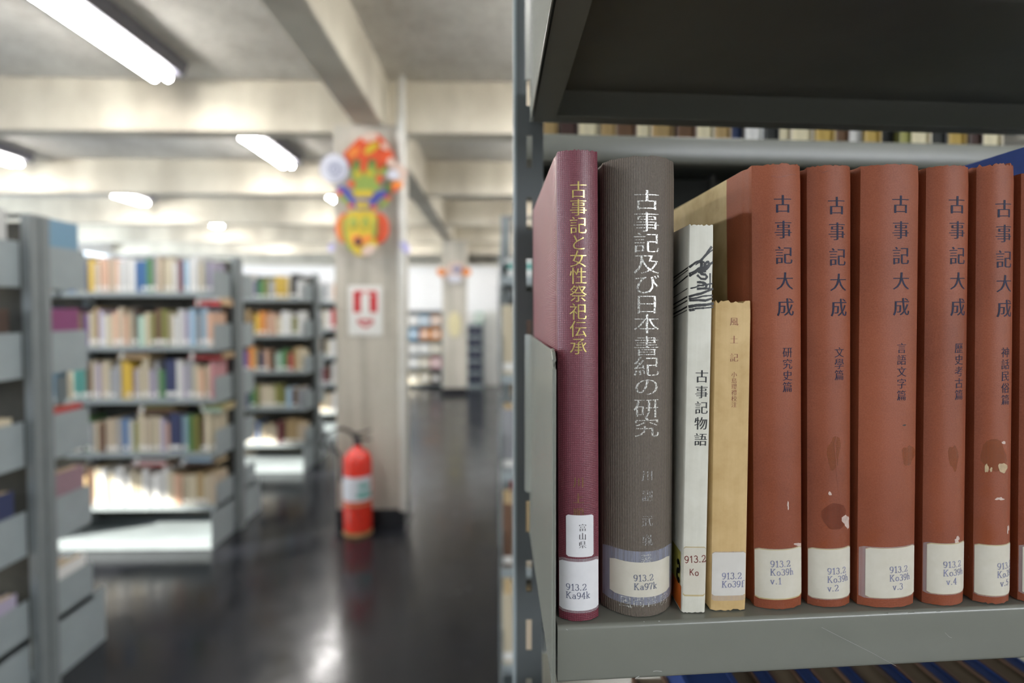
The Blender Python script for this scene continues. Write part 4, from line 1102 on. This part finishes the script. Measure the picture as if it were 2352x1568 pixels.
for i, (L, Rr, Lb, Rb, yt, yb, (tx0, tx1), ys, sub, (sx_, sy0, sd_), (lx0, lx1, ly0, ly1), (cx_, cy_), vtxt, oo) in enumerate(vols):
    bk = make_book('book', descr[i], L, Rr, Lb, Rb, yt, yb, brick_cloth('brick_red_cloth_%d' % (i + 1), i + 1, (.35, .6, .35, .45, 1.0)[i]), .0042, depth=.158, seed=10 + i,
                   fray=(.0005, .0004, .0004, .0003, .0010)[i], groove=.0013, boardmat=M['tan_board'] if i == 0 else None, spinepart=.034, group='brick red set')
    VB.append(bk)
    title(bk, [(c, tx0 + (tx1 - tx0) * j / 4, y) for j, (c, y) in enumerate(zip(kanji, ys))], 45, M['navy_ink'], .014, fat=1.3)
    title(bk, [(c, sx_, sy0 + sd_ * j) for j, c in enumerate(sub)], 26, M['navy_ink'], .008, fat=1.2, name='subtitle_lettering')
    g = label_patch(bk, lx0 - 14 if i in (0, 2, 3, 4) else lx0 - 3, lx1 + 1, ly0 - 2, ly1 + 3, M['tape_soft'], .00010, 'tape', tilt=.02)
    label_patch(bk, lx0 + 1, lx1, ly0 - (1 if i != 2 else 0), ly1 + (3 if i == 0 else 1), M['sticker_age'], .00014, 'label_glue_edge', tilt=.02)
    lb = label_patch(bk, lx0 + 1, lx1, ly0 + 1, ly1, M['sticker_cream'], .00020, tilt=.02)
    typeset(bk, [('913.2', cx_, cy_), ('Ko39h', cx_, cy_ + 19), (vtxt, cx_ + (7 if i in (2, 3, 4) else 0), cy_ + 39)], 15, M['type_ink_blue'], lb, rot=.01)
# wear with its own shape
M['glue'] = plain('dried_glue', (.45, .33, .19), .5, var=.2, scale=300); M['stain'] = tape_mat('orange_glue_stain', (.28, .075, .016), .38)
M['stain_dark'] = tape_mat('dark_red_abrasion', (.17, .035, .016), .34); M['scuff'] = plain('pale_scuff', (.55, .42, .36), .5, var=.2, scale=300)
def blot(bk, cx, cy, rx, ry, mat, nm, n=18, wob=.3, seed=0, off=.00007):
    r_ = random.Random(seed); pts = []
    ph = [r_.uniform(0, 6) for _ in range(3)]
    for i in range(n):
        a_ = 2 * math.pi * i / n; k_ = 1 + wob * (.5 * math.sin(2*a_ + ph[0]) + .35 * math.sin(3*a_ + ph[1]) + .3 * math.sin(5*a_ + ph[2]))
        pts.append(bk['loc'](cx + rx * k_ * math.cos(a_), cy + ry * k_ * math.sin(a_)))
    pts = [(max(-bk['hs'] * .98, min(bk['hs'] * .98, x)), z) for x, z in pts]
    on_spine(nm, pts, [tuple(range(n))], bk['sp'], off, mat, bk['root'], bk['cuts'])
blot(VB[4], 2283, 1045, 30, 36, M['stain'], 'glue_stain', seed=2, wob=.15)
blot(VB[4], 2303, 1074, 9, 13, M['glue'], 'dried_glue', seed=3, off=.00012); blot(VB[4], 2266, 1075, 4, 11, M['glue'], 'dried_glue', seed=4, off=.00012); blot(VB[4], 2276, 1078, 3, 5, M['glue'], 'dried_glue', seed=5, off=.00012)
blot(VB[4], 2305, 1016, 5, 3, M['scuff'], 'scuff', seed=6, off=.00012); blot(VB[4], 2326, 1002, 2, 8, M['scuff'], 'scuff', seed=7, off=.00012)
blot(VB[4], 2296, 1145, 8, 4, M['scuff'], 'scuff', seed=8, wob=.6, off=.00012); blot(VB[4], 2315, 1215, 2, 10, M['scuff'], 'scuff', seed=9, wob=.6, off=.00012)
blot(VB[1], 1915, 1040, 14, 40, M['stain'], 'glue_stain', seed=12, wob=.3); blot(VB[1], 1916, 1185, 26, 34, M['stain_dark'], 'abrasion', seed=13, wob=.2)
blot(VB[1], 1943, 1196, 7, 16, M['scuff'], 'scuff', seed=14, wob=.5, off=.0001); blot(VB[1], 1906, 1133, 4, 4, M['scuff'], 'scuff', seed=15, off=.0001)
blot(VB[2], 2086, 1045, 13, 26, M['stain'], 'glue_stain', seed=16, wob=.35); blot(VB[2], 2077, 976, 4, 1.6, M['black_ink'], 'dark_speck', seed=17, off=.0001)
blot(VB[3], 2190, 1050, 10, 32, M['stain'], 'glue_stain', seed=18, wob=.35); blot(VB[3], 2198, 1240, 6, 7, M['scuff'], 'scuff', seed=19, wob=.6, off=.0001)
blot(VB[0], 1810, 1160, 2, 9, M['scuff'], 'scuff', seed=20, wob=.4, off=.0001); blot(VB[0], 1834, 1250, 7, 5, M['scuff'], 'scuff', seed=21, wob=.6, off=.0001)
for bk, pts in ((VB[0], [(1772, 404), (1786, 407), (1800, 405), (1815, 401), (1828, 401)]), (VB[1], [(1922, 1000), (1917, 1020), (1920, 1050), (1922, 1090), (1926, 1125)]), (VB[1], [(1880, 391), (1890, 396), (1904, 392)])):
    v, f = [], []
    q = [bk['loc'](*p) for p in pts]; stroke(v, f, q, .00018, .00018); on_spine('crease', v, f, bk['sp'], .0001, M['brown_ink'], bk['root'])
# sixth brick red volume cut by the frame, then a blue one and more
b6 = make_book('book', 'brick red volume cut off by the right edge of the photograph', 2343, 2450, 2332, 2440, 396, 1388, brick_cloth('brick_red_cloth_6', 6, .8), .0042, depth=.158, seed=30, groove=.0013, group='brick red set')
label_patch(b6, 2334, 2440, 1254, 1368, M['tape_soft'], .0001, 'tape'); label_patch(b6, 2350, 2440, 1256, 1366, M['sticker_cream'], .0002)
bb = make_book('book', 'tall blue book standing right of the brick red set, cover showing above them', 2490, 2600, 2480, 2590, 292, 1378, M['blue_cloth'], .003, depth=.18, seed=31, groove=.0008)

# ------------------------------------------------------------------ rear side of the front rack and lower shelf
random.seed(21)
x = .05; i = 0; rc = ['tan', 'dark brown', 'cream', 'tan', 'brown', 'cream', 'tan', 'brown', 'cream', 'tan', 'navy', 'white', 'black', 'cream', 'cream', 'gold', 'brown', 'white', 'gold', 'black', 'olive', 'cream', 'black', 'gold', 'dark brown', 'cream', 'tan', 'black']
PG = {}
def strip_mesh(c):
    """book with its fore-edge to us: cover colour on the boards, page block coloured by age"""
    if c in PG: return PG[c]
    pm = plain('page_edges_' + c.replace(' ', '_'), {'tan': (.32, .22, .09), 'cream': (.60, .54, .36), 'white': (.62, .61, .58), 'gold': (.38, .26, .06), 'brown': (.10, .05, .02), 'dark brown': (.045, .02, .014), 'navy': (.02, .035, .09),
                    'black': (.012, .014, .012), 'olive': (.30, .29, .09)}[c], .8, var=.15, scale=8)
    m = MB(); t = .07
    m.prism([(-.5, 0), (-.5, 1), (.5, 1), (.5, 0), (.5 - t, 0), (.5 - t, .95), (-.5 + t, .95), (-.5 + t, 0)], 0, 1)
    m.mat(1).prism([(-.5 + t, .02), (-.5 + t, .95), (.5 - t, .95), (.5 - t, .02)], .015, .985)
    PG[c] = m.mesh('book_rear_' + c.replace(' ', '_'), [M['cover'], pm]); return PG[c]
while x < .56 and i < len(rc):
    c = rc[i]; wd = random.uniform(.014, .026)
    o = bpy.data.objects.new('book', strip_mesh(c)); COL.objects.link(o)
    o.location = (x + wd / 2, .600 + (x - .03) * SK + random.uniform(0, .01), ZU + .0004); o.scale = (wd * .96, .17, random.uniform(.18, .24)); o.color = (*PAL[c], 1)
    tag(o, f'{c} book seen in the slot under the upper shelf, {ORD[i]} from the left', 'book', 'books glimpsed above the rear shelf lip')
    x += wd + .0005; i += 1
x = .05; i = 0
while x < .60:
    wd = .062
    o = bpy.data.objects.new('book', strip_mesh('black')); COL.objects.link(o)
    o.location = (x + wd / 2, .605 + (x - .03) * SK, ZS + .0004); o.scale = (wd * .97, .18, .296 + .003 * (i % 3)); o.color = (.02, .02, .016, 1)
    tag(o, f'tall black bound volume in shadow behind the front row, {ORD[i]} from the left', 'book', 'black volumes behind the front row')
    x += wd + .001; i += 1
# books on the shelf below, their tops showing under the lip
lows = [('black', .03, .19), ('dark brown', .026, .18), ('brown', .028, .20), ('blue', .040, .222), ('brown', .020, .215), ('blue', .012, .214), ('brown', .022, .213), ('blue', .010, .214), ('brown', .022, .215), ('blue', .010, .214), ('dark brown', .024, .214), ('blue', .010, .214), ('brown', .022, .215), ('blue', .012, .214), ('brown', .024, .214), ('blue', .012, .214), ('brown', .022, .214), ('blue', .012, .214)]
x = .05
M['low_pages'] = M['page_brown']
lowm = {}
for i, (c, wd, ht) in enumerate(lows):
    if c not in lowm:
        m = MB(); t = .10
        m.prism([(-.5, 1), (-.5, 0), (.5, 0), (.5, 1), (.5 - t, 1), (.5 - t, .03), (-.5 + t, .03), (-.5 + t, 1)], 0, 1)
        if c == 'blue': m.prism([(-.4, .03), (.4, .03), (.4, 1), (-.4, 1)], .01, .995)
        else: m.mat(1).prism([(-.4, .03), (.4, .03), (.4, .98), (-.4, .98)], .01, .99)
        lowm[c] = m.mesh('book_low_' + c.replace(' ', '_'), [M['cover'], M['page_brown']])
    o = bpy.data.objects.new('book', lowm[c]); COL.objects.link(o)
    o.location = (x + wd / 2, .285 + (x - .03) * SK, ZLo + .0004); o.scale = (wd * .96, .155, ht)
    o.color = (*( (.012, .04, .17) if c == 'blue' else PAL[c]), 1)
    sz = 'slim ' if wd < .013 else 'thick ' if wd > .03 else ''
    tag(o, f'{sz}{c} book under the front shelf lip, {ORD[i]} from the left on the shelf below', 'book', 'books on the shelf below')
    x += wd + .0006
